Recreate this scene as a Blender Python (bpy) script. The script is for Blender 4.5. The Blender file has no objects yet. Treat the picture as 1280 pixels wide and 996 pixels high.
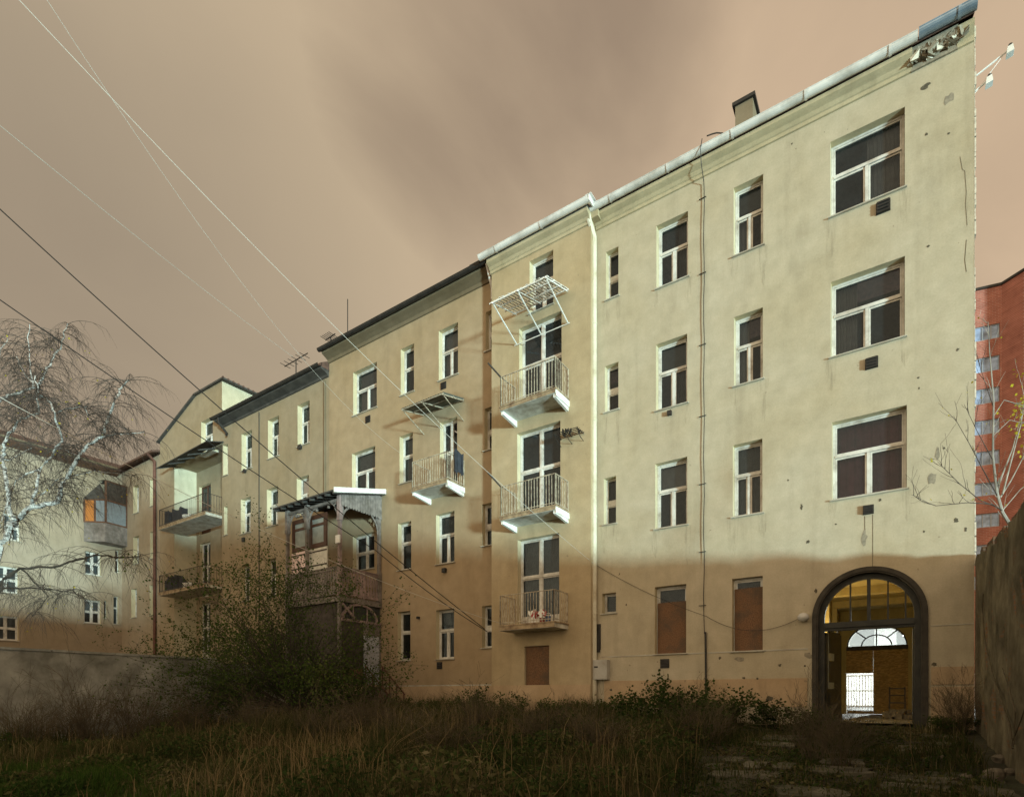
import bpy, math, random
import numpy as np
from mathutils import Vector, Matrix
random.seed(11)
R = random.random
U = random.uniform
sc = bpy.context.scene
COL = sc.collection

# ------------------------------------------------------------------ camera model
FPX, CX, HY, CAMZ, CAMY = 710.0, 640.0, 868.0, 1.0, -16.2
CA, SA = 0.828, 0.5605
_n = math.hypot(CA, SA); CA /= _n; SA /= _n

def P(px, py, Y=0.0):
    """point of the vertical plane y=Y seen at pixel (px, py) -> (x, z)"""
    a = (px - CX) / FPX; d = Y - CAMY
    s = d * (CA * a - SA) / (CA + SA * a)
    dep = CA * d - SA * s
    return s, CAMZ + (HY - py) * dep / FPX

def Q(px, py, X):
    """point of the vertical plane x=X -> (y, z)"""
    a = (px - CX) / FPX
    d = X * (CA + SA * a) / (CA * a - SA)
    dep = CA * d - SA * X
    return d + CAMY, CAMZ + (HY - py) * dep / FPX

def G(px, py, dep):
    xr = (px - CX) / FPX * dep
    d = SA * xr + CA * dep; s = CA * xr - SA * dep
    return Vector((s, d + CAMY, CAMZ + (HY - py) * dep / FPX))

# ------------------------------------------------------------------ node materials
def newmat(name):
    m = bpy.data.materials.new(name); m.use_nodes = True
    nt = m.node_tree; nt.nodes.clear()
    out = nt.nodes.new('ShaderNodeOutputMaterial')
    return m, nt, out

def nd(nt, t, **kw):
    n = nt.nodes.new(t)
    for k, v in kw.items():
        if k.startswith('i_'):
            n.inputs[int(k[2:]) if k[2:].isdigit() else k[2:]].default_value = v
        else:
            setattr(n, k, v)
    return n

def rgba(c): return (c[0], c[1], c[2], 1.0)

def ramp(nt, stops, interp='LINEAR'):
    r = nt.nodes.new('ShaderNodeValToRGB'); e = r.color_ramp.elements
    r.color_ramp.interpolation = interp
    e[0].position, e[0].color = stops[0][0], rgba(stops[0][1])
    e[1].position, e[1].color = stops[-1][0], rgba(stops[-1][1])
    for p, c in stops[1:-1]:
        x = e.new(p); x.color = rgba(c)
    return r

def mixc(nt, blend, fac, a, b):
    m = nt.nodes.new('ShaderNodeMix'); m.data_type = 'RGBA'; m.blend_type = blend
    L = nt.links
    for sock, v in ((m.inputs[0], fac), (m.inputs[6], a), (m.inputs[7], b)):
        if hasattr(v, 'is_linked') or hasattr(v, 'links'):
            L.new(v, sock)
        elif isinstance(v, (int, float)):
            sock.default_value = v
        else:
            sock.default_value = rgba(v)
    return m.outputs[2]

def noise(nt, vec, scale, detail=6, rough=0.55, dist=0.0):
    n = nd(nt, 'ShaderNodeTexNoise'); n.inputs['Scale'].default_value = scale
    n.inputs['Detail'].default_value = detail; n.inputs['Roughness'].default_value = rough
    n.inputs['Distortion'].default_value = dist
    nt.links.new(vec, n.inputs['Vector']); return n.outputs['Fac']

def mapped(nt, vec, sc3, rot=(0, 0, 0)):
    m = nd(nt, 'ShaderNodeMapping'); m.inputs['Scale'].default_value = sc3
    m.inputs['Rotation'].default_value = rot
    nt.links.new(vec, m.inputs['Vector']); return m.outputs[0]

def maprange(nt, v, a, b, c=0.0, d=1.0):
    m = nd(nt, 'ShaderNodeMapRange'); m.clamp = True
    nt.links.new(v, m.inputs[0])
    for i, x in enumerate((a, b, c, d)): m.inputs[1 + i].default_value = x
    return m.outputs[0]

def position(nt):
    return nd(nt, 'ShaderNodeNewGeometry').outputs['Position']

def mat(name, col, rough=0.75, metal=0.0, var=0.25, scale=6.0, bump=0.0, bscale=60.0, spec=0.4, dirt=None, dscale=1.5, island=0.0):
    m, nt, out = newmat(name); L = nt.links
    b = nd(nt, 'ShaderNodeBsdfPrincipled'); b.inputs['Roughness'].default_value = rough
    b.inputs['Metallic'].default_value = metal; b.inputs['Specular IOR Level'].default_value = spec
    pos = position(nt)
    f = noise(nt, pos, scale)
    lo = tuple(c * (1 - var) for c in col); hi = tuple(min(1, c * (1 + var)) for c in col)
    rp = ramp(nt, [(0.3, lo), (0.7, hi)]); L.new(f, rp.inputs[0])
    c = rp.outputs[0]
    if dirt:
        df = maprange(nt, noise(nt, pos, dscale, 8, 0.65), 0.45, 0.7)
        c = mixc(nt, 'MIX', df, c, dirt)
    if island:
        g = nd(nt, 'ShaderNodeNewGeometry')
        v = maprange(nt, g.outputs['Random Per Island'], 0, 1, 1 - island, 1 + island)
        vv = nd(nt, 'ShaderNodeCombineColor')
        for k in range(3): L.new(v, vv.inputs[k])
        c = mixc(nt, 'MULTIPLY', 1.0, c, vv.outputs[0])
    L.new(c, b.inputs['Base Color'])
    if bump:
        bp = nd(nt, 'ShaderNodeBump'); bp.inputs['Strength'].default_value = bump; bp.inputs['Distance'].default_value = 0.02
        L.new(noise(nt, pos, bscale, 4, 0.6), bp.inputs['Height']); L.new(bp.outputs[0], b.inputs['Normal'])
    L.new(b.outputs[0], out.inputs[0])
    return m

def plaster(name, col, stain=(0.10, 0.075, 0.045), amt=0.35, tint=None):
    """rendered wall: mottled paint, rain streaks, damp near the ground, fine grain"""
    m, nt, out = newmat(name); L = nt.links
    b = nd(nt, 'ShaderNodeBsdfPrincipled'); b.inputs['Roughness'].default_value = 0.92
    b.inputs['Specular IOR Level'].default_value = 0.15
    pos = position(nt)
    big = noise(nt, pos, 0.35, 5, 0.55, 0.4); mid = noise(nt, pos, 2.3, 6, 0.6)
    tint = tint or tuple(c * k for c, k in zip(col, (0.9, 0.86, 0.78)))
    r1 = ramp(nt, [(0.3, tint), (0.7, col)]); L.new(big, r1.inputs[0])
    r2 = ramp(nt, [(0.25, (0.84, 0.84, 0.82)), (0.75, (1.08, 1.08, 1.08))]); L.new(mid, r2.inputs[0])
    c = mixc(nt, 'MULTIPLY', 1.0, r1.outputs[0], r2.outputs[0])
    st = noise(nt, mapped(nt, pos, (1.6, 1.6, 0.2)), 1.0, 7, 0.62)
    sf = maprange(nt, st, 0.52, 0.88, 0, amt)
    c = mixc(nt, 'MIX', sf, c, stain)
    fine = noise(nt, pos, 26, 4, 0.6)
    ff = maprange(nt, fine, 0.3, 0.7, 0.93, 1.05)
    cc = nd(nt, 'ShaderNodeCombineColor')
    for k in range(3): L.new(ff, cc.inputs[k])
    c = mixc(nt, 'MULTIPLY', 1.0, c, cc.outputs[0])
    pk = maprange(nt, noise(nt, pos, 5.5, 2, 0.5), 0.74, 0.765, 0, 0.55)
    c = mixc(nt, 'MIX', pk, c, (0.2, 0.16, 0.11))
    L.new(c, b.inputs['Base Color'])
    bp = nd(nt, 'ShaderNodeBump'); bp.inputs['Strength'].default_value = 0.35; bp.inputs['Distance'].default_value = 0.015
    h = nd(nt, 'ShaderNodeMath', operation='ADD'); L.new(noise(nt, pos, 55, 5, 0.65), h.inputs[0])
    h2 = nd(nt, 'ShaderNodeMath', operation='MULTIPLY'); h2.inputs[1].default_value = 3.0
    L.new(noise(nt, pos, 1.7, 3, 0.5), h2.inputs[0]); L.new(h2.outputs[0], h.inputs[1])
    L.new(h.outputs[0], bp.inputs['Height']); L.new(bp.outputs[0], b.inputs['Normal'])
    L.new(b.outputs[0], out.inputs[0]); return m

def glassmat(name, tint=(0.8, 0.8, 0.78), dark=0.0):
    m, nt, out = newmat(name); L = nt.links
    t = nd(nt, 'ShaderNodeBsdfTransparent'); t.inputs[0].default_value = rgba(tint)
    g = nd(nt, 'ShaderNodeBsdfGlossy'); g.inputs['Roughness'].default_value = 0.05; g.inputs[0].default_value = rgba((0.72, 0.82, 0.92))
    fr = nd(nt, 'ShaderNodeFresnel'); fr.inputs[0].default_value = 1.5
    bp = nd(nt, 'ShaderNodeBump'); bp.inputs['Strength'].default_value = 0.06
    L.new(noise(nt, position(nt), 1.3, 2), bp.inputs['Height'])
    L.new(bp.outputs[0], g.inputs['Normal'])
    mx = nd(nt, 'ShaderNodeMixShader'); L.new(fr.outputs[0], mx.inputs[0])
    L.new(t.outputs[0], mx.inputs[1]); L.new(g.outputs[0], mx.inputs[2])
    d = nd(nt, 'ShaderNodeBsdfDiffuse'); d.inputs[0].default_value = rgba((0.085, 0.095, 0.10))
    mx2 = nd(nt, 'ShaderNodeMixShader')   # dusty film, different on every pane
    gi = nd(nt, 'ShaderNodeNewGeometry'); fa = nd(nt, 'ShaderNodeMath', operation='MULTIPLY'); L.new(gi.outputs['Random Per Island'], fa.inputs[0])
    L.new(maprange(nt, noise(nt, gi.outputs['Position'], 2.2, 5, 0.6), 0.3, 0.75, 0.25, 1.0), fa.inputs[1])
    fb = nd(nt, 'ShaderNodeMath', operation='MULTIPLY_ADD'); L.new(fa.outputs[0], fb.inputs[0]); fb.inputs[1].default_value = 0.42; fb.inputs[2].default_value = 0.05 + dark
    L.new(fb.outputs[0], mx2.inputs[0])
    L.new(mx.outputs[0], mx2.inputs[1]); L.new(d.outputs[0], mx2.inputs[2])
    L.new(mx2.outputs[0], out.inputs[0]); return m

def emat(name, col, strength):
    m, nt, out = newmat(name)
    e = nd(nt, 'ShaderNodeEmission'); e.inputs[0].default_value = rgba(col); e.inputs[1].default_value = strength
    nt.links.new(e.outputs[0], out.inputs[0]); return m

def osb(name, col):
    m, nt, out = newmat(name); L = nt.links
    b = nd(nt, 'ShaderNodeBsdfPrincipled'); b.inputs['Roughness'].default_value = 0.8
    pos = position(nt)
    v = nd(nt, 'ShaderNodeTexVoronoi'); v.inputs['Scale'].default_value = 14
    L.new(mapped(nt, pos, (1, 1, 2.6), (0, 0.5, 0)), v.inputs['Vector'])
    sp = nd(nt, 'ShaderNodeSeparateColor'); L.new(v.outputs['Color'], sp.inputs[0])
    r = ramp(nt, [(0.0, tuple(c * 0.6 for c in col)), (0.6, col), (1.0, tuple(c * 1.35 for c in col))]); L.new(sp.outputs[0], r.inputs[0])
    df = maprange(nt, noise(nt, pos, 1.4, 6, 0.6), 0.45, 0.75, 0, 0.5)
    L.new(mixc(nt, 'MIX', df, r.outputs[0], tuple(c * 0.45 for c in col)), b.inputs['Base Color'])
    L.new(b.outputs[0], out.inputs[0]); return m

def brickmat(name, c1, c2, mortar, scale=1.0, render=None, axis='y'):
    m, nt, out = newmat(name); L = nt.links
    b = nd(nt, 'ShaderNodeBsdfPrincipled'); b.inputs['Roughness'].default_value = 0.9; b.inputs['Specular IOR Level'].default_value = 0.1
    pos = position(nt)
    s = nd(nt, 'ShaderNodeSeparateXYZ'); L.new(pos, s.inputs[0])
    add = nd(nt, 'ShaderNodeMath', operation='ADD'); L.new(s.outputs[0], add.inputs[0]); L.new(s.outputs[1], add.inputs[1])
    cb = nd(nt, 'ShaderNodeCombineXYZ'); L.new(add.outputs[0], cb.inputs[0]); L.new(s.outputs[2], cb.inputs[1])
    br = nd(nt, 'ShaderNodeTexBrick'); br.inputs['Scale'].default_value = scale
    br.inputs['Brick Width'].default_value = 0.26; br.inputs['Row Height'].default_value = 0.08
    br.inputs['Mortar Size'].default_value = 0.012
    br.inputs['Color1'].default_value = rgba(c1); br.inputs['Color2'].default_value = rgba(c2); br.inputs['Mortar'].default_value = rgba(mortar)
    L.new(cb.outputs[0], br.inputs[0])
    c = br.outputs[0]
    vr = ramp(nt, [(0.3, (0.75, 0.75, 0.75)), (0.7, (1.15, 1.15, 1.15))]); L.new(noise(nt, pos, 0.9, 6, 0.6), vr.inputs[0])
    c = mixc(nt, 'MULTIPLY', 1.0, c, vr.outputs[0])
    if render:
        # patchy render over the bricks, peeled along the top and in patches
        fac = maprange(nt, noise(nt, pos, 0.8, 8, 0.66, 1.0), 0.585, 0.61, 1, 0)
        sm = ramp(nt, [(0.3, tuple(x * 0.3 for x in render)), (0.5, tuple(x * 0.85 for x in render)), (0.72, tuple(x * 1.7 for x in render))]); L.new(noise(nt, pos, 1.3, 10, 0.72, 0.3), sm.inputs[0])
        c = mixc(nt, 'MIX', fac, c, sm.outputs[0])
    L.new(c, b.inputs['Base Color'])
    bp = nd(nt, 'ShaderNodeBump'); bp.inputs['Strength'].default_value = 0.5; bp.inputs['Distance'].default_value = 0.03
    L.new(noise(nt, pos, 9, 8, 0.7), bp.inputs['Height']); L.new(bp.outputs[0], b.inputs['Normal'])
    L.new(b.outputs[0], out.inputs[0]); return m

def leafmat(name, cols, trans=0.3):
    m, nt, out = newmat(name); L = nt.links
    g = nd(nt, 'ShaderNodeNewGeometry')
    n = len(cols); r = ramp(nt, [(i / (n - 1), c) for i, c in enumerate(cols)])
    ns = noise(nt, g.outputs['Position'], 0.55, 3)
    a = nd(nt, 'ShaderNodeMath', operation='MULTIPLY_ADD'); a.inputs[1].default_value = 0.55; L.new(g.outputs['Random Per Island'], a.inputs[0])
    nm = maprange(nt, ns, 0.3, 0.7, 0, 0.45); L.new(nm, a.inputs[2])
    L.new(a.outputs[0], r.inputs[0])
    d = nd(nt, 'ShaderNodeBsdfDiffuse'); L.new(r.outputs[0], d.inputs[0])
    t = nd(nt, 'ShaderNodeBsdfTranslucent'); L.new(r.outputs[0], t.inputs[0])
    mx = nd(nt, 'ShaderNodeMixShader'); mx.inputs[0].default_value = trans
    L.new(d.outputs[0], mx.inputs[1]); L.new(t.outputs[0], mx.inputs[2]); L.new(mx.outputs[0], out.inputs[0]); return m

def barkbirch(name):
    m, nt, out = newmat(name); L = nt.links
    b = nd(nt, 'ShaderNodeBsdfPrincipled'); b.inputs['Roughness'].default_value = 0.8
    pos = position(nt)
    f = noise(nt, mapped(nt, pos, (2, 2, 7)), 2.2, 5, 0.7)
    r = ramp(nt, [(0.38, (0.045, 0.04, 0.035)), (0.5, (0.5, 0.49, 0.47)), (0.75, (0.72, 0.71, 0.69))]); L.new(f, r.inputs[0])
    L.new(r.outputs[0], b.inputs['Base Color']); L.new(b.outputs[0], out.inputs[0]); return m

M = {}
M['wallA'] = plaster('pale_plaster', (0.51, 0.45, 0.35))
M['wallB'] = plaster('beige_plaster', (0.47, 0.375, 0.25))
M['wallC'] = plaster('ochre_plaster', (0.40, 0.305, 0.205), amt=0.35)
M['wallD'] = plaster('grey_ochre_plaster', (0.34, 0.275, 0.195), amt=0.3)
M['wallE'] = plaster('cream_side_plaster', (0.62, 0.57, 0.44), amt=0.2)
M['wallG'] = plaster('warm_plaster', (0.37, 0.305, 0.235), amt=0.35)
M['reveal'] = plaster('reveal_plaster', (0.62, 0.54, 0.38), amt=0.15)
M['plinth'] = plaster('pinkish_plinth', (0.50, 0.37, 0.25), amt=0.5)
M['inside'] = mat('room_paint', (0.09, 0.075, 0.06))
M['frame'] = mat('white_window_paint', (0.66, 0.64, 0.6), 0.5, var=0.12, scale=3, dirt=(0.35, 0.31, 0.26), dscale=2.5)
M['sill'] = mat('sill_sheet', (0.46, 0.44, 0.38), 0.5, var=0.2, dirt=(0.26, 0.2, 0.14))
M['glass'] = glassmat('window_glass')
M['glassdark'] = glassmat('dim_glass', (0.5, 0.48, 0.45), 0.25)
M['curtain'] = mat('pale_curtain', (0.20, 0.22, 0.24), 0.95, var=0.15)
M['curtain_red'] = mat('plum_curtain', (0.15, 0.055, 0.085), 0.95, var=0.2)
M['curtain_grey'] = mat('grey_curtain', (0.085, 0.105, 0.115), 0.95, var=0.2)
M['board'] = mat('chipboard', (0.165, 0.085, 0.043), 0.8, var=0.4, scale=38, bump=0.3, dirt=(0.085, 0.06, 0.042), dscale=2.0)
M['osb'] = osb('strand_board', (0.42, 0.26, 0.09))
M['zinc'] = mat('zinc_sheet', (0.76, 0.74, 0.72), 0.4, 0.0, var=0.1, scale=1.2, dirt=(0.45, 0.42, 0.38), dscale=1.3)
M['zincblue'] = mat('blue_reflection_zinc', (0.28, 0.36, 0.45), 0.35, 0.5, var=0.2, scale=3)  # damaged gutter run: its bluish reflection is put into the base colour
M['darkmetal'] = mat('dark_metal', (0.035, 0.032, 0.03), 0.55, 0.3, var=0.3)
M['rust'] = mat('rust_paint', (0.12, 0.05, 0.035), 0.7, var=0.3)
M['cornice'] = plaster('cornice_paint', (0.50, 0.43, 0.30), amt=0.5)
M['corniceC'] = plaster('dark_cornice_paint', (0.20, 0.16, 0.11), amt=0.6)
M['pipe'] = mat('cream_pipe_paint', (0.66, 0.62, 0.50), 0.55, var=0.1, scale=2, dirt=(0.45, 0.38, 0.26), dscale=2)
M['white'] = mat('white_paint', (0.86, 0.85, 0.83), 0.6, var=0.05, scale=3, dirt=(0.62, 0.58, 0.5), dscale=2.2)
M['slabpaint'] = mat('balcony_concrete', (0.62, 0.60, 0.54), 0.85, var=0.15, dirt=(0.33, 0.27, 0.19), dscale=2.5)
M['slabedge'] = mat('balcony_edge', (0.36, 0.27, 0.17), 0.85, var=0.25, dirt=(0.12, 0.06, 0.035), dscale=4)
M['rail'] = mat('railing_paint', (0.50, 0.44, 0.34), 0.6, var=0.2, dirt=(0.15, 0.08, 0.05), dscale=7)
M['raildark'] = mat('dark_railing', (0.05, 0.04, 0.035), 0.6, var=0.3)
M['roof'] = mat('roof_tile', (0.11, 0.06, 0.045), 0.85, var=0.4, scale=9)
M['rooffelt'] = mat('roof_sheet', (0.06, 0.055, 0.05), 0.8, var=0.4, scale=3)
M['soffit'] = mat('brown_soffit', (0.13, 0.065, 0.04), 0.8, var=0.3)
M['chimney'] = plaster('chimney_render', (0.26, 0.21, 0.15), amt=0.5)
M['gatewood'] = mat('gate_timber', (0.032, 0.031, 0.026), 0.6, var=0.35, scale=4, bump=0.2)
M['mould'] = mat('arch_mould', (0.045, 0.038, 0.03), 0.8, var=0.35, scale=5)
M['yellow'] = plaster('passage_paint', (0.52, 0.42, 0.19), amt=0.6)
M['timber'] = mat('weathered_timber', (0.21, 0.18, 0.165), 0.85, var=0.35, scale=5, bump=0.3, dirt=(0.10, 0.085, 0.07))
M['timberpink'] = mat('faded_timber', (0.30, 0.22, 0.21), 0.85, var=0.3, scale=5, bump=0.3, dirt=(0.14, 0.11, 0.10))
M['boardpink'] = mat('pink_board', (0.78, 0.60, 0.58), 0.7, var=0.15)
M['boardcream'] = mat('cream_board', (0.60, 0.58, 0.52), 0.7, var=0.15)
M['brownframe'] = mat('brown_frame', (0.075, 0.032, 0.02), 0.5, var=0.3)
M['milkglass'] = mat('milky_glass', (0.28, 0.31, 0.30), 0.15, var=0.15)
M['bluedoor'] = mat('pale_blue_door', (0.42, 0.44, 0.50), 0.6, var=0.12, dirt=(0.26, 0.26, 0.27))
M['darkwood'] = mat('dark_wood', (0.062, 0.05, 0.042), 0.8, var=0.4)
M['yardwall'] = mat('grey_render', (0.30, 0.30, 0.275), 0.95, var=0.35, scale=1.6, bump=0.5, bscale=18, dirt=(0.10, 0.10, 0.08), dscale=0.9)
M['rightwall'] = brickmat('patched_brick', (0.19, 0.10, 0.055), (0.24, 0.13, 0.075), (0.17, 0.14, 0.11), 1.0, (0.17, 0.145, 0.10))
M['tower'] = brickmat('tower_brick', (0.42, 0.155, 0.115), (0.33, 0.115, 0.085), (0.42, 0.23, 0.19), 0.45)
M['towerglass'] = mat('tower_glass', (0.24, 0.33, 0.52), 0.2, var=0.75, scale=0.8, spec=0.9)
M['towerframe'] = mat('tower_frame', (0.32, 0.36, 0.42), 0.5, var=0.2)
M['ground'] = mat('yard_soil', (0.040, 0.034, 0.020), 0.97, var=0.5, scale=3, bump=0.8, bscale=14, dirt=(0.03, 0.035, 0.013), dscale=0.7)
M['paving'] = mat('mossy_concrete', (0.10, 0.09, 0.066), 0.95, var=0.6, scale=4, bump=0.7, bscale=22, dirt=(0.028, 0.030, 0.013), dscale=2.2)
M['passfloor'] = mat('passage_floor', (0.16, 0.14, 0.11), 0.8, var=0.4, scale=3, dirt=(0.06, 0.05, 0.035))
M['stone'] = mat('rubble_stone', (0.15, 0.125, 0.095), 0.95, var=0.35, scale=6, bump=0.6)
M['weed'] = leafmat('dry_weeds', [(0.009, 0.015, 0.006), (0.044, 0.060, 0.021), (0.10, 0.082, 0.04), (0.30, 0.25, 0.15)], 0.25)
M['grass'] = leafmat('green_grass', [(0.02, 0.048, 0.010), (0.045, 0.085, 0.018), (0.09, 0.12, 0.035)], 0.3)
M['straw'] = leafmat('straw_stems', [(0.10, 0.075, 0.038), (0.2, 0.145, 0.075), (0.32, 0.24, 0.14)], 0.2)
M['leaf'] = leafmat('shrub_leaves', [(0.022, 0.044, 0.011), (0.062, 0.098, 0.026), (0.135, 0.155, 0.05)], 0.3)
M['scrub'] = leafmat('scrub_leaves', [(0.018, 0.034, 0.010), (0.048, 0.075, 0.022), (0.095, 0.11, 0.04)], 0.3)
M['yleaf'] = leafmat('yellow_leaves', [(0.30, 0.26, 0.03), (0.5, 0.42, 0.04), (0.42, 0.30, 0.04)], 0.4)
M['twig'] = mat('brown_twig', (0.062, 0.048, 0.04), 0.85, var=0.3)
M['drytwig'] = mat('dry_twig', (0.085, 0.066, 0.04), 0.9, var=0.35)
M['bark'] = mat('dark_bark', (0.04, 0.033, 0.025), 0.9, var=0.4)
M['greybark'] = mat('grey_bark', (0.30, 0.28, 0.25), 0.85, var=0.4, scale=4)
M['birch'] = barkbirch('birch_bark')
M['wirewhite'] = mat('pale_wire', (0.55, 0.53, 0.48), 0.5, var=0.1)
M['wireblack'] = mat('black_wire', (0.015, 0.014, 0.013), 0.6, var=0.1)
M['globe'] = mat('milky_globe', (0.55, 0.53, 0.5), 0.25, var=0.08, spec=0.6)
M['grey'] = mat('cabinet_grey', (0.50, 0.49, 0.46), 0.5, var=0.08, dirt=(0.33, 0.30, 0.26))
M['stainlight'] = mat('bare_render', (0.27, 0.235, 0.18), 0.95, var=0.3, scale=12)
M['staindark'] = mat('dark_hole', (0.10, 0.085, 0.06), 0.95, var=0.4, scale=14)
M['peel'] = mat('peeled_cornice', (0.62, 0.57, 0.48), 0.9, var=0.3, scale=9)
M['rag'] = mat('dark_cloth', (0.03, 0.034, 0.045), 0.9, var=0.4)
M['red'] = mat('red_plastic', (0.35, 0.04, 0.04), 0.5, var=0.2)
M['bluep'] = mat('blue_plastic', (0.06, 0.10, 0.22), 0.5, var=0.2)
M['lampbulb'] = emat('lit_bulb', (1.0, 0.78, 0.36), 22)
M['streetbulb'] = emat('street_bulb', (1.0, 0.97, 0.85), 120)
M['streetwall'] = mat('street_facade', (0.62, 0.64, 0.62), 0.8, var=0.15)
M['asphalt'] = mat('asphalt', (0.05, 0.05, 0.048), 0.9, var=0.3, scale=20)
M['amber'] = emat('amber_pane', (1.0, 0.45, 0.12), 0.55)

# ------------------------------------------------------------------ mesh builder
WORLD_LOC = {}
class MB:
    def __init__(s): s.v = []; s.f = []; s.m = []
    def add(s, vs, fs, mi=0):
        o = len(s.v); s.v += [tuple(v) for v in vs]
        for f in fs: s.f.append(tuple(i + o for i in f)); s.m.append(mi)
    def quad(s, a, b, c, d, mi=0): s.add([a, b, c, d], [(0, 1, 2, 3)], mi)
    def box(s, x0, x1, y0, y1, z0, z1, mi=0):
        s.hexa([(x0, y0, z0), (x1, y0, z0), (x1, y1, z0), (x0, y1, z0), (x0, y0, z1), (x1, y0, z1), (x1, y1, z1), (x0, y1, z1)], mi)
    def hexa(s, p, mi=0):
        s.add(p, [(0, 3, 2, 1), (4, 5, 6, 7), (0, 1, 5, 4), (1, 2, 6, 5), (2, 3, 7, 6), (3, 0, 4, 7)], mi)
    def bar(s, a, b, w, h=None, up=(0, 0, 1), mi=0):
        """rectangular bar from a to b"""
        a = Vector(a); b = Vector(b); h = h or w
        d = (b - a).normalized(); u = Vector(up)
        if abs(d.dot(u)) > 0.98: u = Vector((0, 1, 0))
        x = d.cross(u).normalized() * w / 2; y = x.cross(d).normalized() * h / 2
        s.hexa([a - x - y, a + x - y, b + x - y, b - x - y, a - x + y, a + x + y, b + x + y, b - x + y], mi)
    def tube(s, pts, rad, n=5, mi=0, cap=True):
        pts = [Vector(p) for p in pts]
        if not hasattr(rad, '__len__'): rad = [rad] * len(pts)
        o = len(s.v); ref = Vector((0.31, 0.17, 0.93))
        for i, p in enumerate(pts):
            d = (pts[min(i + 1, len(pts) - 1)] - pts[max(i - 1, 0)])
            if d.length < 1e-9: d = Vector((0, 0, 1))
            d.normalize()
            r0 = ref if abs(d.dot(ref)) < 0.95 else Vector((1, 0, 0))
            x = d.cross(r0).normalized(); y = d.cross(x)
            for k in range(n):
                t = 2 * math.pi * k / n
                s.v.append(tuple(p + (x * math.cos(t) + y * math.sin(t)) * rad[i]))
        for i in range(len(pts) - 1):
            for k in range(n):
                k2 = (k + 1) % n
                s.f.append((o + i * n + k, o + i * n + k2, o + (i + 1) * n + k2, o + (i + 1) * n + k)); s.m.append(mi)
        if cap and n > 2:
            s.f.append(tuple(o + k for k in reversed(range(n)))); s.m.append(mi)
            e = o + (len(pts) - 1) * n
            s.f.append(tuple(e + k for k in range(n))); s.m.append(mi)
    def prism(s, poly, fn, t0, t1, mi=0):
        """extrude 2D poly: fn(u,v,t) -> world"""
        n = len(poly)
        vs = [fn(u, v, t0) for u, v in poly] + [fn(u, v, t1) for u, v in poly]
        fs = [tuple(range(n)), tuple(reversed(range(n, 2 * n)))]
        for i in range(n):
            j = (i + 1) % n; fs.append((i, i + n, j + n, j))
        s.add(vs, fs, mi)
    def sphere(s, c, r, nu=12, nv=8, mi=0, sz=1.0):
        c = Vector(c); vs = []; fs = []
        for j in range(nv + 1):
            t = math.pi * j / nv
            for i in range(nu):
                p = 2 * math.pi * i / nu
                vs.append((c.x + r * math.sin(t) * math.cos(p), c.y + r * math.sin(t) * math.sin(p), c.z + r * sz * math.cos(t)))
        for j in range(nv):
            for i in range(nu):
                i2 = (i + 1) % nu
                fs.append((j * nu + i, (j + 1) * nu + i, (j + 1) * nu + i2, j * nu + i2))
        s.add(vs, fs, mi)
    def build(s, name, mats, parent=None, smooth=False, local=None, label=None):
        me = bpy.data.meshes.new(name)
        off = Vector((0, 0, 0))
        if parent is not None: off = WORLD_LOC[parent.name]
        if local is not None: off = Vector(local)
        me.from_pydata([(v[0] - off.x, v[1] - off.y, v[2] - off.z) for v in s.v], [], s.f)
        if not isinstance(mats, (list, tuple)): mats = [mats]
        for m in mats: me.materials.append(m if not isinstance(m, str) else M[m])
        if len(mats) > 1: me.polygons.foreach_set('material_index', s.m)
        if smooth: me.polygons.foreach_set('use_smooth', [True] * len(me.polygons))
        me.update()
        o = bpy.data.objects.new(name, me); COL.objects.link(o)
        if parent is not None:
            o.parent = parent; WORLD_LOC[o.name] = off.copy()
        else:
            o.location = off; WORLD_LOC[o.name] = off.copy()
        if label: o['label'] = label
        return o

def tag(o, label=None, cat=None, group=None, kind=None):
    if label: o['label'] = label
    if cat: o['category'] = cat
    if group: o['group'] = group
    if kind: o['kind'] = kind
    return o

def thing(name, loc, label, cat, group=None):
    o = bpy.data.objects.new(name, None); COL.objects.link(o)
    o.location = loc; o.empty_display_size = 0.3
    WORLD_LOC[o.name] = Vector(loc)
    return tag(o, label, cat, group)

# ------------------------------------------------------------------ terrain
def sstep(a, b, x):
    t = max(0.0, min(1.0, (x - a) / (b - a))); return t * t * (3 - 2 * t)

def gh(x, y):
    h = 0.25 + 0.075 * min(0.0, max(y, -9.3))
    h += 0.05 * math.sin(x * 0.9 + y * 0.6) * sstep(0, -2, y) + 0.03 * math.sin(x * 2.1 - y * 1.7) * sstep(0, -2, y)
    back = sstep(-18, -60, y) * 5.0  # unseen fall behind the viewer, added so light reaches the far wing lower down
    drop = min(130.0, max(0.0, x - 2.3) * 0.42) * sstep(0.0, 1.0, (-y - 0.22 * (x - 2.3) + 4.0) / 8.0)  # unseen drop beyond the right wall, shaped to let the below-horizon sun through
    return h - back * sstep(-30, 0, x) - drop

def axis(segs):
    out = []
    for a, b, st in segs:
        n = max(1, int(round((b - a) / st)))
        out += [a + (b - a) * i / n for i in range(n)]
    out.append(segs[-1][1]); return out

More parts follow.
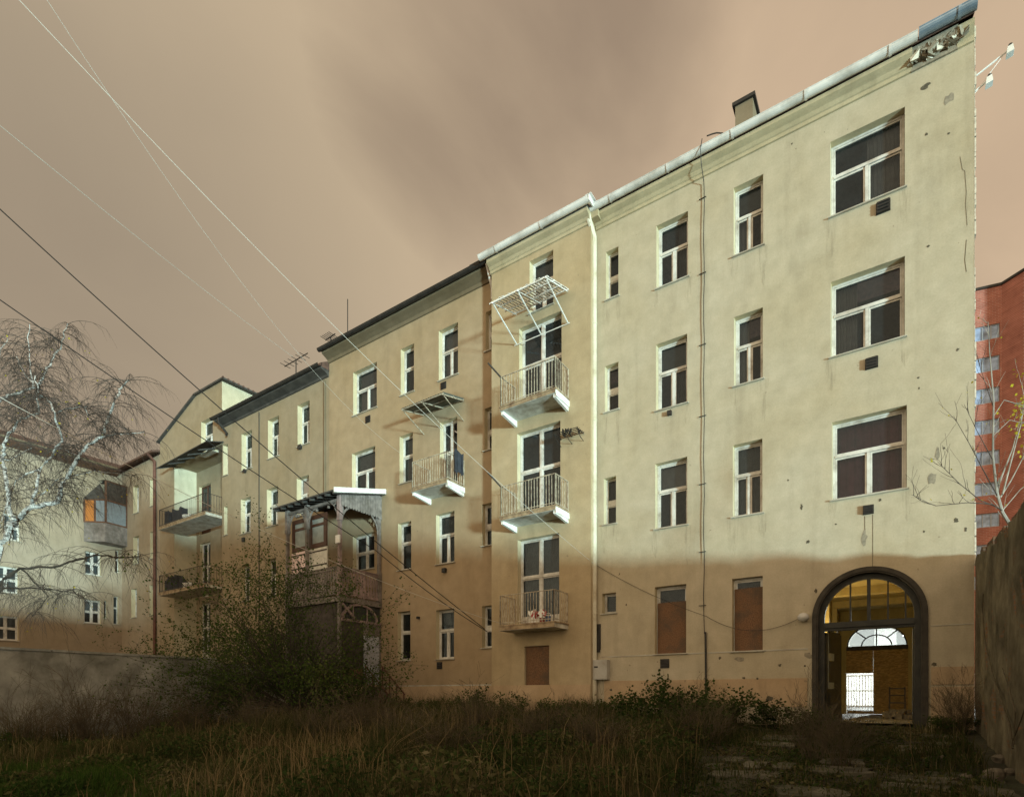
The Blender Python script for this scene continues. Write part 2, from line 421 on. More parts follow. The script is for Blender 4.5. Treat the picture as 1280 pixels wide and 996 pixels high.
def build_ground():
    xs = axis([(-420, -60, 40), (-60, -20, 4), (-20, 3, 0.5), (3, 20, 2.5), (20, 120, 10), (120, 420, 50)])
    ys = axis([(-420, -60, 40), (-60, -18, 4), (-18, 0.4, 0.5), (0.4, 40, 6), (40, 420, 60)])
    mb = MB(); nx = len(xs)
    rnd = random.Random(3)
    for y in ys:
        for x in xs:
            j = rnd.uniform(-0.03, 0.03) if -20 < x < 2 and -15 < y < -0.5 else 0
            mb.v.append((x, y, gh(x, y) + j - 0.02))
    for j in range(len(ys) - 1):
        for i in range(nx - 1):
            mb.f.append((j * nx + i, j * nx + i + 1, (j + 1) * nx + i + 1, (j + 1) * nx + i)); mb.m.append(0)
    o = mb.build('ground', 'ground', smooth=True); tag(o, 'rough overgrown yard soil sloping gently up to the facade', None, None, 'structure')
build_ground()

# ------------------------------------------------------------------ facade helpers
def front(Y):
    return lambda u, v, w: (u, Y + w, v)
def east(X):
    return lambda u, v, w: (X - w, u, v)

def wall_grid(mb, fn, u0, u1, v0, v1, holes, mi=0, ri=1, skip=()):
    us = sorted({u0, u1} | {h[0] for h in holes} | {h[1] for h in holes}); us = [u for u in us if u0 <= u <= u1]
    vs = sorted({v0, v1} | {h[2] for h in holes} | {h[3] for h in holes}); vs = [v for v in vs if v0 <= v <= v1]
    for i in range(len(us) - 1):
        if us[i + 1] - us[i] < 1e-5: continue
        for j in range(len(vs) - 1):
            if vs[j + 1] - vs[j] < 1e-5: continue
            cu = (us[i] + us[i + 1]) / 2; cv = (vs[j] + vs[j + 1]) / 2
            if any(h[0] < cu < h[1] and h[2] < cv < h[3] for h in holes): continue
            mb.quad(fn(us[i], vs[j], 0), fn(us[i + 1], vs[j], 0), fn(us[i + 1], vs[j + 1], 0), fn(us[i], vs[j + 1], 0), mi)
    for h in holes:
        a, b, c, d, dep = h[:5]
        if dep <= 0: continue
        mb.quad(fn(a, c, 0), fn(a, c, dep), fn(a, d, dep), fn(a, d, 0), ri)
        mb.quad(fn(b, c, 0), fn(b, d, 0), fn(b, d, dep), fn(b, c, dep), ri)
        mb.quad(fn(a, d, 0), fn(a, d, dep), fn(b, d, dep), fn(b, d, 0), ri)
        mb.quad(fn(a, c, 0), fn(b, c, 0), fn(b, c, dep), fn(a, c, dep), ri)

def ubox(mb, fn, u0, u1, v0, v1, w0, w1, mi=0):
    mb.hexa([fn(u0, v0, w0), fn(u1, v0, w0), fn(u1, v0, w1), fn(u0, v0, w1), fn(u0, v1, w0), fn(u1, v1, w0), fn(u1, v1, w1), fn(u0, v1, w1)], mi)

def ring(mb, fn, u0, u1, v0, v1, t, w0, w1, mi=0):
    ubox(mb, fn, u0, u0 + t, v0, v1, w0, w1, mi); ubox(mb, fn, u1 - t, u1, v0, v1, w0, w1, mi)
    ubox(mb, fn, u0 + t, u1 - t, v0, v0 + t, w0, w1, mi); ubox(mb, fn, u0 + t, u1 - t, v1 - t, v1, w0, w1, mi)

WR = random.Random(77)
def window(parent, fn, h, kind='T', curtain=None, frame='frame', sill=True, name='window', glass='glass', lab=None):
    u0, u1, v0, v1, d = h[:5]
    e = 0.004; u0 += e; u1 -= e; v0 += e; v1 -= e
    fr = MB(); pn = MB()
    W = u1 - u0; H = v1 - v0
    t = min(0.05, W * 0.08); s = min(0.036, W * 0.065)
    w0, w1 = d - 0.05, d + 0.03
    ring(fr, fn, u0, u1, v0, v1, t, w0, w1)
    iu0, iu1, iv0, iv1 = u0 + t, u1 - t, v0 + t, v1 - t
    def light(a, b, c, e_, board=False):
        ring(fr, fn, a + .004, b - .004, c + .004, e_ - .004, s, w0 + 0.018, w1 - 0.012)
        ws = w0 + 0.04
        pn.quad(fn(a + s, c + s, ws), fn(b - s, c + s, ws), fn(b - s, e_ - s, ws), fn(a + s, e_ - s, ws))
    if kind in ('T', 'N'):
        tv = iv0 + (iv1 - iv0) * 0.585
        ubox(fr, fn, iu0, iu1, tv - 0.03, tv + 0.03, w0 - 0.012, w1)
        light(iu0, iu1, tv + 0.03, iv1)
        if kind == 'T':
            mu = (iu0 + iu1) / 2
            ubox(fr, fn, mu - 0.035, mu + 0.035, iv0, tv - 0.035, w0 - 0.004, w1)
            light(iu0, mu - 0.035, iv0, tv - 0.035); light(mu + 0.035, iu1, iv0, tv - 0.035)
        else:
            light(iu0, iu1, iv0, tv - 0.035)
    elif kind in ('X', 'D'):
        tv = iv0 + (iv1 - iv0) * (0.5 if kind == 'X' else 0.57); mu = (iu0 + iu1) / 2
        ubox(fr, fn, iu0, iu1, tv - 0.035, tv + 0.035, w0 - 0.012, w1)
        for (a, b) in ((iv0, tv - 0.035), (tv + 0.035, iv1)):
            ubox(fr, fn, mu - 0.04, mu + 0.04, a, b, w0 - 0.004, w1)
            if kind == 'D' and a == iv0:
                ubox(fr, fn, iu0, mu - 0.04, a, a + 0.28, w0 + 0.015, w1 - 0.01); ubox(fr, fn, mu + 0.04, iu1, a, a + 0.28, w0 + 0.015, w1 - 0.01); a += 0.28
            light(iu0, mu - 0.04, a, b); light(mu + 0.04, iu1, a, b)
    elif kind == 'H':
        tv = iv0 + (iv1 - iv0) * 0.47
        ubox(fr, fn, iu0, iu1, tv - 0.08, tv + 0.08, w0, w1)
        light(iu0, iu1, iv0, tv - 0.08); light(iu0, iu1, tv + 0.08, iv1)
    elif kind == 'S':
        light(iu0, iu1, iv0, iv1)
    elif kind == 'B':
        tv = iv0 + (iv1 - iv0) * 0.80
        light(iu0, iu1, tv - 0.12, iv1)
    o = fr.build(name, frame, parent, label=lab)
    pn.build('pane', glass, o)
    if kind == 'B':
        bd = MB(); ubox(bd, fn, u0 + 0.03, u1 - 0.02, v0 + 0.01, v0 + (v1 - v0) * h[5], w0 - 0.03, w0 - 0.012)
        bd.build('board', 'board', o)
    if sill:
        sl = MB(); ubox(sl, fn, u0 - 0.05, u1 + 0.05, v0 - 0.03, v0 - 0.002, -0.06, d - 0.055)
        sl.build('sill', 'sill', o)
    if curtain is None and kind in ('T', 'N', 'D', 'X') and WR.random() < .4:
        q = WR.random(); curtain = WR.choice(('curtain', 'curtain_grey', 'curtain_grey'))
        h = list(h[:5]) + [0, (.02, WR.uniform(.3, .5)) if q < .4 else ((WR.uniform(.5, .7), .98) if q < .7 else (.03, .97))]
    if kind in ('T', 'X') and WR.random() < .3:
        bl = MB(); vb = v1 - H * WR.uniform(.2, .45); ubox(bl, fn, u0 + .02, u1 - .02, vb, v1 - .01, w1 + .05, w1 + .06); bl.build('blind', WR.choice(('curtain_grey', 'curtain')), o)
    if curtain:
        cu = MB(); wv = w1 + 0.12; n = max(6, int(W / 0.06)); a0, a1 = h[6] if len(h) > 6 else (0.05, 0.95)
        pa = u0 + W * a0; pb = u0 + W * a1
        pts = []
        for i in range(n + 1):
            u = pa + (pb - pa) * i / n; pts.append((u, wv + 0.025 * math.sin(i * 2.1) + 0.015 * math.sin(i * 5.3)))
        for i in range(n):
            (ua, wa), (ub, wb) = pts[i], pts[i + 1]
            cu.quad(fn(ua, v0, wa), fn(ub, v0, wb), fn(ub, v1, wb), fn(ua, v1, wa))
        cu.build('curtain', curtain, o, smooth=True)
    return o

def hole(pxl, pxr, pyt, pyb, Y=0.0, dep=0.24):
    """opening on plane y=Y measured at its right edge"""
    x0, _ = P(pxl, pyt, Y); x1, z1 = P(pxr, pyt, Y); _, z0 = P(pxr, pyb, Y)
    return [x0, x1, z0, z1, dep]

def gutter(parent, x0, x1, y, z, r=0.10, m='zinc', step=1.75, name='gutter', n=9):
    g = MB()
    pts = []
    for k in range(n + 1):
        t = math.pi + math.pi * k / n
        pts.append((y + r * math.cos(t), z + r * math.sin(t)))
    def shell(a, b, off):
        for k in range(n):
            p, q = pts[k], pts[k + 1]
            def o(pp): return (y + (pp[0] - y) * off, z + (pp[1] - z) * off)
            p2, q2 = o(p), o(q)
            g.quad((a, p2[0], p2[1]), (b, p2[0], p2[1]), (b, q2[0], q2[1]), (a, q2[0], q2[1]))
    shell(x0, x1, 1.0)
    g.tube([(x0, y - r, z + 0.005), (x1, y - r, z + 0.005)], 0.014, 5)
    x = x0 + step * 0.4
    while x < x1:
        shell(x, x + 0.055, 1.16); x += step
    g.box(x0, x1, y + r, y + r + 0.03, z - 0.04, z + 0.1)
    return g.build(name, m, parent)

def vent(parent, px, py, Y=0.0, s=0.2, dep=0.07, m='darkmetal', rnd=False):
    x, z = P(px, py, Y); v = MB()
    v.box(x - s / 2, x + s / 2, Y - dep, Y + 0.02, z - s / 2, z + s / 2)
    if not rnd:
        for k in range(3):
            zz = z - s / 2 + s * (k + 0.6) / 3.4
            v.hexa([(x - s * .42, Y - dep - .03, zz), (x + s * .42, Y - dep - .03, zz), (x + s * .42, Y - dep + .001, zz + .015), (x - s * .42, Y - dep + .001, zz + .015),
                    (x - s * .42, Y - dep - .025, zz + .01), (x + s * .42, Y - dep - .025, zz + .01), (x + s * .42, Y - dep + .001, zz + .03), (x - s * .42, Y - dep + .001, zz + .03)])
        v.box(x - s * .56, x + s * .56, Y - 0.015, Y + 0.01, z - s * .56, z + s * .56)
    return v.build('vent', m, parent)

def blob(mb, fn, u, v, ru, rv, w=-0.004, mi=0, n=11, seed=0):
    rr = random.Random(seed + int(u * 97) + int(v * 31)); pts = []
    for k in range(n):
        t = 2 * math.pi * k / n; q = rr.uniform(0.55, 1.15)
        pts.append(fn(u + ru * q * math.cos(t), v + rv * q * math.sin(t), w))
    c = fn(u, v, w); mb.add([c] + pts, [(0, i + 1, (i + 1) % n + 1) for i in range(n)], mi)

# ------------------------------------------------------------------ building A + B (pale block with stair bay)
XR = P(1218, 500)[0]
YB = -0.35
XBL = P(614.5, 600, YB)[0]; XBR = P(738.5, 600, YB)[0]
ZE = 15.75
BD = 9.0     # building depth
def deps(lst, Y=0.0, dep=0.24): return [hole(*l, Y=Y, dep=dep) for l in lst]

A = thing('apartment_building', ((XBL + XR) / 2, 4, 0.3), 'pale cream four storey apartment block with arched gateway and white balcony bay', 'apartment building', 'old apartment houses joined in one row')

hA = {}
wide = [(1038, 1131, 133.5, 234), (1038.5, 1131, 320, 420.5), (1040, 1133.5, 506, 610)]
med1 = [(820.5, 860, 263.7, 345.5), (820, 859, 417, 503), (819, 859, 570.5, 655)]
med2 = [(917, 954, 217.5, 306), (917.5, 953.5, 384, 473), (916, 953, 548, 640.5)]
nar = [(757.5, 773, 308, 369.5), (756, 773, 452, 511), (754.7, 770, 594.5, 653.5)]
ngf = (752.7, 770, 740, 765.5)
bgf = [(818.4, 857.7, 729.4, 815.7), (915, 953.4, 719.3, 812.5)]
H_wide = deps(wide); H_m1 = deps(med1); H_m2 = deps(med2); H_n = deps(nar); H_ng = hole(*ngf); H_b = deps(bgf)
# arch
AX0 = P(1018, 800)[0]; AX1 = P(1157, 800)[0]; ACX = (AX0 + AX1) / 2; ARAD = (AX1 - AX0) / 2
AZT = P(1087, 710.5)[1]; AZS = AZT - ARAD; ATH = 0.30
arch_h = [AX0, AX1, ATH - 0.4, AZT, 0]
wA = MB(); fA = front(0.0)
wall_grid(wA, fA, XBR - 0.02, XR, -0.6, ZE + 0.1, H_wide + H_m1 + H_m2 + H_n + [H_ng] + H_b + [arch_h])
# spandrels of the arch
NA = 28
arc = [(ACX + ARAD * math.cos(math.pi - math.pi * k / NA), AZS + ARAD * math.sin(math.pi * k / NA)) for k in range(NA + 1)]
for k in range(NA):
    (xa, za), (xb, zb) = arc[k], arc[k + 1]
    wA.quad(fA(xa, za, 0), fA(xb, zb, 0), fA(xb, AZT, 0), fA(xa, AZT, 0), 0)
    wA.quad(fA(xa, za, 0), fA(xa, za, .45), fA(xb, zb, .45), fA(xb, zb, 0), 2)
for xx in (AX0, AX1):
    wA.quad(fA(xx, ATH - .4, 0), fA(xx, ATH - .4, .45), fA(xx, AZS, .45), fA(xx, AZS, 0), 2)
# bay front
fB = front(YB)
Bdoors = []
for (l, r, t, zf) in ((649, 702, 388, 10.30), (646.5, 700.5, 525.5, 6.76), (647, 699, 665.5, 3.24)):
    x0, _ = P(l, t, YB); x1, z1 = P(r, t, YB); Bdoors.append([x0, x1, zf, z1, 0.24])
Btop = hole(662, 691.5, 312, 380, YB)
x0, z1 = P(655.5, 805, YB); x1, z0 = P(686.5, 862.5, YB); z1 = P(686.5, 806, YB)[1]
Bgd = [x0, x1, z0, z1, 0.18]
wall_grid(wA, fB, XBL, XBR, -0.6, ZE + 0.1, Bdoors + [Btop, Bgd], 3, 1)
wA.quad((XBL, YB, -.6), (XBL, 0.02, -.6), (XBL, 0.02, ZE + .1), (XBL, YB, ZE + .1), 3)
wA.quad((XBR, YB, -.6), (XBR, 0.0, -.6), (XBR, 0.0, ZE + .1), (XBR, YB, ZE + .1), 3)
# shell: back and ends
def shell(mb, x0, x1, y0, y1, z0, z1, mi, holes=None):
    mb.quad((x0, y0, z0), (x0, y1, z0), (x0, y1, z1), (x0, y0, z1), mi)
    mb.quad((x1, y0, z0), (x1, y1, z0), (x1, y1, z1), (x1, y0, z1), mi)
    if holes is None: mb.quad((x0, y1, z0), (x1, y1, z0), (x1, y1, z1), (x0, y1, z1), mi)
    else: wall_grid(mb, front(y1), x0, x1, z0, z1, holes, mi)
PX0, PX1, PZC, PY1 = AX0 - 0.04, AX1 + 0.02, 4.06, 8.0
shell(wA, XBL + 0.01, XR, 0.0, BD, -0.6, ZE + 0.1, 4, [[PX0, PX1, 0.0, PZC, 0]])
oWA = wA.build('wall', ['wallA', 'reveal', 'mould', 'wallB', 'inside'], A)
# ragged sunlit plaster edge of the end wall
ed = MB(); rr = random.Random(5); z = 3.9
while z < 15.6:
    dz = rr.uniform(0.06, 0.42); q = rr.uniform(0.004, 0.035)
    ed.box(XR, XR + q, -0.004, 0.2, z, z + dz * 0.9); z += dz
ed.build('edge_trim', 'peel', A)

for i, h in enumerate(H_wide):
    hh = h + [0, (0.5, 0.97)] if i == 0 else h + [0, (0.02, 0.98)]
    window(A, fA, hh, 'T', {0: 'curtain', 1: None, 2: 'curtain_red'}[i])
for i, h in enumerate(H_m1): window(A, fA, h + [0, (0.5, 0.98)], 'T', 'curtain_grey' if i == 1 else None)
for i, h in enumerate(H_m2): window(A, fA, h + [0, (0.03, 0.97)], 'T', 'curtain_grey' if i == 2 else None)
for h in H_n: window(A, fA, h, 'H')
window(A, fA, H_ng, 'S')
window(A, fA, H_b[0] + [0.77], 'B', lab='ground floor window boarded with brown chipboard'); window(A, fA, H_b[1] + [0.87], 'B')
window(A, fB, Btop, 'T')
for i, h in enumerate(Bdoors): window(A, fB, h, 'D', sill=False, name='balcony_door', curtain='curtain_grey' if i == 2 else None)
gd = MB(); ubox(gd, fB, Bgd[0] + .004, Bgd[1] - .004, Bgd[2] + .004, Bgd[3] - .004, 0.10, 0.14)
gd.build('door', 'board', A, label='brown chipboard door below the lowest balcony')
# plinth bands
pl = MB()
zp = P(880, 849)[1]
zlo = P(880, 882)[1]
pl.box(XBR + 0.30, AX0 - 0.16, -0.025, 0.0, zlo, zp)
pl.box(AX1 + 0.1, XR - 0.01, -0.025, 0.0, 0.15, P(1190, 858)[1])
pl.box(AX1 + 0.1, XR - 0.01, -0.028, 0.0, P(1190, 855)[1], P(1190, 833)[1])
pl.box(XBL + 0.02, XBR - 0.02, YB - 0.025, YB, 0.2, P(650, 856, YB)[1])
pl.build('plinth', 'plinth', A)
# groove line below the boarded windows
gv = MB(); gv.box(XBR + .2, AX0 - .15, -0.012, 0, P(880, 816.5)[1], P(880, 815)[1])
gv.box(AX1 + .1, XR - 0.01, -0.012, 0, P(1190, 781)[1], P(1190, 780)[1]); gv.build('string_moulding', 'sill', A)

# arch mould, frame, gate leaf
am = MB()
def archband(mb, r0, r1, w0, w1, mi=0, zb=ATH - .3, n=NA):
    out = [(ACX - r1, zb)] + [(ACX - r1 * math.cos(math.pi * k / n), AZS + r1 * math.sin(math.pi * k / n)) for k in range(n + 1)] + [(ACX + r1, zb)]
    inn = [(ACX - r0, zb)] + [(ACX - r0 * math.cos(math.pi * k / n), AZS + r0 * math.sin(math.pi * k / n)) for k in range(n + 1)] + [(ACX + r0, zb)]
    for k in range(len(out) - 1):
        a, b, c, d = out[k], out[k + 1], inn[k + 1], inn[k]
        mb.hexa([fA(*d, w0), fA(*a, w0), fA(*a, w1), fA(*d, w1), fA(*c, w0), fA(*b, w0), fA(*b, w1), fA(*c, w1)], mi)
archband(am, ARAD - 0.05, ARAD + 0.05, -0.05, 0.05)
archband(am, ARAD - 0.085, ARAD - 0.05, -0.02, 0.06)
am.build('arch_moulding', 'mould', A)
gate = MB()
archband(gate, ARAD - 0.21, ARAD - 0.04, 0.16, 0.28)
zt = P(1090, 779)[1]
ri = ARAD - 0.205
gate.box(ACX - ri, ACX + ri, 0.15, 0.30, zt - 0.11, zt + 0.10)
gate.box(ACX - ri, ACX + ri, 0.11, 0.15, zt - 0.04, zt + 0.05)
for px, w in ((1063, .035), (1086, .075), (1110, .035), (1132, .035)):
    x = P(px, 760, 0.2)[0]
    top = AZS + math.sqrt(max(0.01, ri * ri - (x - ACX) ** 2))
    gate.box(x - w / 2, x + w / 2, 0.17, 0.26, zt + 0.10, top + 0.02)
og = gate.build('gate_frame', 'gatewood', A)
lf = MB(); lx = ACX - ri
lf.bar((lx + .01, .31, (ATH + zt) / 2 - .05), (lx + .27, 1.32, (ATH + zt) / 2 - .05), .055, zt - ATH - .16)
for zz in (0.75, 1.6, 2.35): lf.bar((lx + .08, .45, zz), (lx + .27, 1.2, zz), .02, .55)
olf = lf.build('gate_leaf', 'gatewood', og); lf = MB(); lf.bar((lx + .055, .40, 1.9), (lx + .16, .80, 1.9), .02, 1.5); lf.build('pane', 'milkglass', olf); lf = MB(); lf.box(ACX + ri - 0.03, ACX + ri + 0.02, 0.31, 1.2, ATH + .02, zt - 0.12)
lf.build('gate_leaf', 'gatewood', og)
# passage tunnel
tn = MB()
tn.quad((PX0, .45, .2), (PX0, PY1, .2), (PX0, PY1, PZC), (PX0, .45, PZC))
tn.quad((PX1, .45, .2), (PX1, PY1, .2), (PX1, PY1, PZC), (PX1, .45, PZC))
tn.quad((PX0, .45, PZC), (PX1, .45, PZC), (PX1, PY1, PZC), (PX0, PY1, PZC))
tn.quad((PX0, .45, ATH), (PX1, .45, ATH), (PX1, PY1, ATH), (PX0, PY1, ATH), 1)
for yy in (2.6, 5.2): tn.box(PX0 + .005, PX1 - .005, yy, yy + .3, PZC - .22, PZC - .005)
for yy in (2.6, 5.2):
    tn.box(PX0 + .003, PX0 + .14, yy, yy + .3, ATH, PZC - .225); tn.box(PX1 - .14, PX1 - .003, yy, yy + .3, ATH, PZC - .225)
# front inner side of the facade wall round the arch
for k in range(NA):
    (xa, za), (xb, zb) = arc[k], arc[k + 1]
    tn.quad((xa, .452, za), (xb, .452, zb), (xb, .452, PZC + .02), (xa, .452, PZC + .02))
# far wall with fan opening
fx0, fz0 = P(1058.5, 808, PY1); fx1, _ = P(1134.5, 808, PY1); fzt = P(1097, 779, PY1)[1]
fcx = (fx0 + fx1) / 2; frx = (fx1 - fx0) / 2; frz = fzt - fz0
dx0, dx1 = fx0 - 0.02, fx1 + 0.02
ff = front(PY1)
wall_grid(tn, ff, PX0, PX1, .2, PZC, [[dx0, dx1, .2, fz0 + .0, 0.25], [fx0, fx1, fz0, fzt, 0]], 0, 0)
fan = [(fcx - frx * math.cos(math.pi * k / 20), fz0 + frz * math.sin(math.pi * k / 20)) for k in range(21)]
for k in range(20):
    (xa, za), (xb, zb) = fan[k], fan[k + 1]
    tn.quad(ff(xa, za, 0), ff(xb, zb, 0), ff(xb, fzt, 0), ff(xa, fzt, 0))
    tn.quad(ff(xa, za, 0), ff(xa, za, 1.0), ff(xb, zb, 1.0), ff(xb, zb, 0))
tn.build('passage', ['yellow', 'passfloor'], A)
fd = MB()
fd.box(dx0, dx1, PY1 + .05, PY1 + .17, fz0 - .15, fz0 - 0.005)
for k in range(20):
    for q0, q1 in ((1.0, 0.955), (0.52, 0.475)):
        p = [(fcx + (fan[k + j][0] - fcx) * q, fz0 + (fan[k + j][1] - fz0) * q) for q in (q0, q1) for j in (0, 1)]
        fd.hexa([ff(*p[0], .06), ff(*p[2], .06), ff(*p[2], .13), ff(*p[0], .13), ff(*p[1], .06), ff(*p[3], .06), ff(*p[3], .13), ff(*p[1], .13)])
for t in (90, 45, 135):
    a = math.radians(t); q0 = 0.0 if t == 90 else 0.5
    fd.bar(ff(fcx + frx * q0 * math.cos(a), fz0 + frz * q0 * math.sin(a), .095), ff(fcx + frx * .98 * math.cos(a), fz0 + frz * .98 * math.sin(a), .095), .04, .06, (0, 1, 0))
ofd = fd.build('street_door', 'darkwood', A)
lv = MB()
ox1 = P(1091.5, 850, PY1)[0]; oz0 = P(1075, 888, PY1)[1]; oz1 = P(1075, 841, PY1)[1]
lv.box(ox1, fcx + .002, PY1 + .06, PY1 + .10, ATH + .01, fz0 - .15)
lv.box(fcx - .02, dx1 + .02, PY1 + .102, PY1 + .14, ATH + .01, fz0 - .15)
lv.box(dx0 - .02, ox1 - .003, PY1 + .06, PY1 + .10, oz1, fz0 - .15)
lv.box(dx0 + .03, ox1 - .003, PY1 + .06, PY1 + .10, ATH + .01, oz0)
lv.build('board', 'osb', ofd)
fgm, fgt, fgo = newmat('fan_glass')
_t = nd(fgt, 'ShaderNodeBsdfTransparent'); _t.inputs[0].default_value = (0.85, 0.9, 0.92, 1)
_d = nd(fgt, 'ShaderNodeBsdfTranslucent'); _d.inputs[0].default_value = (0.8, 0.82, 0.8, 1)
_m = nd(fgt, 'ShaderNodeMixShader'); _m.inputs[0].default_value = 0.35
fgt.links.new(_t.outputs[0], _m.inputs[1]); fgt.links.new(_d.outputs[0], _m.inputs[2]); fgt.links.new(_m.outputs[0], fgo.inputs[0])
fp = MB(); fp.add([ff(fcx, fz0, .095)] + [ff(x, z, .095) for x, z in fan], [(0, k + 1, k + 2) for k in range(20)])
fp.build('pane', fgm, ofd)
# lamp above the inside of the arch
pl_ = MB(); pl_.box(PX0 + .002, PX0 + .05, 1.70, 1.94, 2.42, 2.60, 0); pl_.sphere((PX0 + .10, 1.82, 2.51), .07, 10, 6, 1)
pl_.build('bulkhead_lamp', ['darkmetal', 'lampbulb'], A)
def point(name, loc, col, w, size=0.1):
    l = bpy.data.lights.new(name, 'POINT'); l.color = col; l.energy = w; l.shadow_soft_size = size
    o = bpy.data.objects.new(name, l); o.location = loc; COL.objects.link(o); return o
point('passage_lamp_light', (PX0 + .26, 1.82, 2.51), (1.0, 0.78, 0.38), 72, 0.07)

# cornice and gutters
cn = MB()
xb = P(1140, 70)[0]
def moulding(mb, x0, x1, Y, z1, prof, mi=0):
    for k in range(len(prof) - 1):
        (ya, za), (yb, zb) = prof[k], prof[k + 1]
        mb.quad((x0, Y + ya, z1 + za), (x1, Y + ya, z1 + za), (x1, Y + yb, z1 + zb), (x0, Y + yb, z1 + zb), mi)
    for x in (x0, x1):
        mb.add([(x, Y + a, z1 + b) for a, b in prof] + [(x, Y, z1)], [tuple(range(len(prof) + 1))], mi)
prof = [(0, -.36), (-.04, -.35), (-.05, -.27), (-.08, -.25), (-.13, -.18), (-.2, -.14), (-.26, -.1), (-.26, 0), (0, 0)]
moulding(cn, XBR + .02, xb, 0, ZE + .1, prof)
moulding(cn, P(1196, 60)[0], XR - .01, 0, ZE + .1, [(0, -.36), (-.04, -.35), (-.06, -.25), (-.15, -.16), (-.2, -.1), (-.2, 0), (0, 0)])
moulding(cn, XBL - .03, XBR + .0, YB, ZE + .1, prof)
cn.box(XBR, XBR + .24, YB, -0.002, ZE - .1, ZE + .1)
cn.build('cornice', 'cornice', A)
bk = MB(); rr = random.Random(8); bk.box(xb - .02, P(1197, 60)[0], -.045, .0, ZE - .26, ZE + .09, 0); bk.box(xb - .01, P(1197, 60)[0], -.19, -.046, ZE - .02, ZE + .15, 0)
for k in range(70):   # broken cornice with hanging lumps
    x = U(xb - .05, P(1205, 60)[0]); s = U(.03, .10)
    bk.hexa([(x + U(-1, 1) * .03 + sx * s, -U(.03, .24) if sy < 0 else .01, ZE + .09 - U(0, .12) + (sz - 1) * U(.06, .2)) for sx, sy, sz in ((-1, -1, 0), (1, -1, 0), (1, 1, 0), (-1, 1, 0), (-1, -1, 1), (1, -1, 1), (1, 1, 1), (-1, 1, 1))], 0 if R() < .72 else 1)
bk.build('broken_cornice', ['stainlight', 'peel'], A)
ZG = ZE + .22
gutter(A, XBR - .05, xb + .1, -.36, ZG, .115)
gutter(A, xb + .12, XR + .02, -.36, ZG + .03, .125, 'zincblue')
gutter(A, XBL - .25, XBR + .12, YB - .36, ZG, .115)
gs = MB(); gs.bar((XBR + .12, YB - .40, ZG + .02), (XBR + .12, -.30, ZG + .02), .04, .2); gs.bar((XBR + .1, YB - .40, ZG + .11), (XBR + .1, -.30, ZG + .11), .2, .02)
gs.build('gutter_end', 'zinc', A)
# downpipe at the corner of the bay
dp = MB(); xd = P(743, 600, -.1)[0]
dp.tube([(xd - .1, -.40, ZG - .1), (xd - .06, -.36, ZG - .35), (xd, -.14, ZG - .75), (xd, -.13, ZG - 1.0), (xd, -.13, .25)], [.088] * 5, 10)
for zz in (3.5, 6.5, 9.5, 12.5): dp.tube([(xd, -.13, zz), (xd, -.13, zz + .05)], .10, 10)
dp.build('downpipe', 'pipe', A, smooth=False)
# roof and chimney
def gable_roof(parent, x0, x1, zb, y0, y1, rise, m='roof', th=.12, name='roof'):
    ym = (y0 + y1) / 2; r = MB()
    for (ya, yb) in ((y0, ym), (y1, ym)):
        r.hexa([(x0, ya, zb), (x1, ya, zb), (x1, yb, zb + rise), (x0, yb, zb + rise), (x0, ya, zb + th), (x1, ya, zb + th), (x1, yb, zb + rise + th), (x0, yb, zb + rise + th)])
    for x in (x0 + .02, x1 - .02): r.add([(x, y0, zb), (x, y1, zb), (x, ym, zb + rise)], [(0, 1, 2)])
    return r.build(name, m, parent)
rA = gable_roof(A, XBL + .02, XR - .02, ZE + .12, -.28, BD + .3, 3.2)
rB = MB(); rB.box(XBL, XBR, YB - .26, -.27, ZE + .105, ZE + .24); rB.build('bay_roof', 'rooffelt', A)
def chimney(parent, x0, x1, y0, y1, zb, zt, cap=.1):
    c = MB(); c.box(x0, x1, y0, y1, zb, zt, 0); c.box(x0 - .07, x1 + .07, y0 - .07, y1 + .07, zt + .003, zt + cap, 1)
    return c.build('chimney', ['chimney', 'darkmetal'], parent)
cx0, czt = P(919, 132, 1.0); cx1, _ = P(941, 125, 1.0)
chimney(rA, cx0, cx1, 1.0, 1.75, ZE + .5, P(930, 128, 1.0)[1])
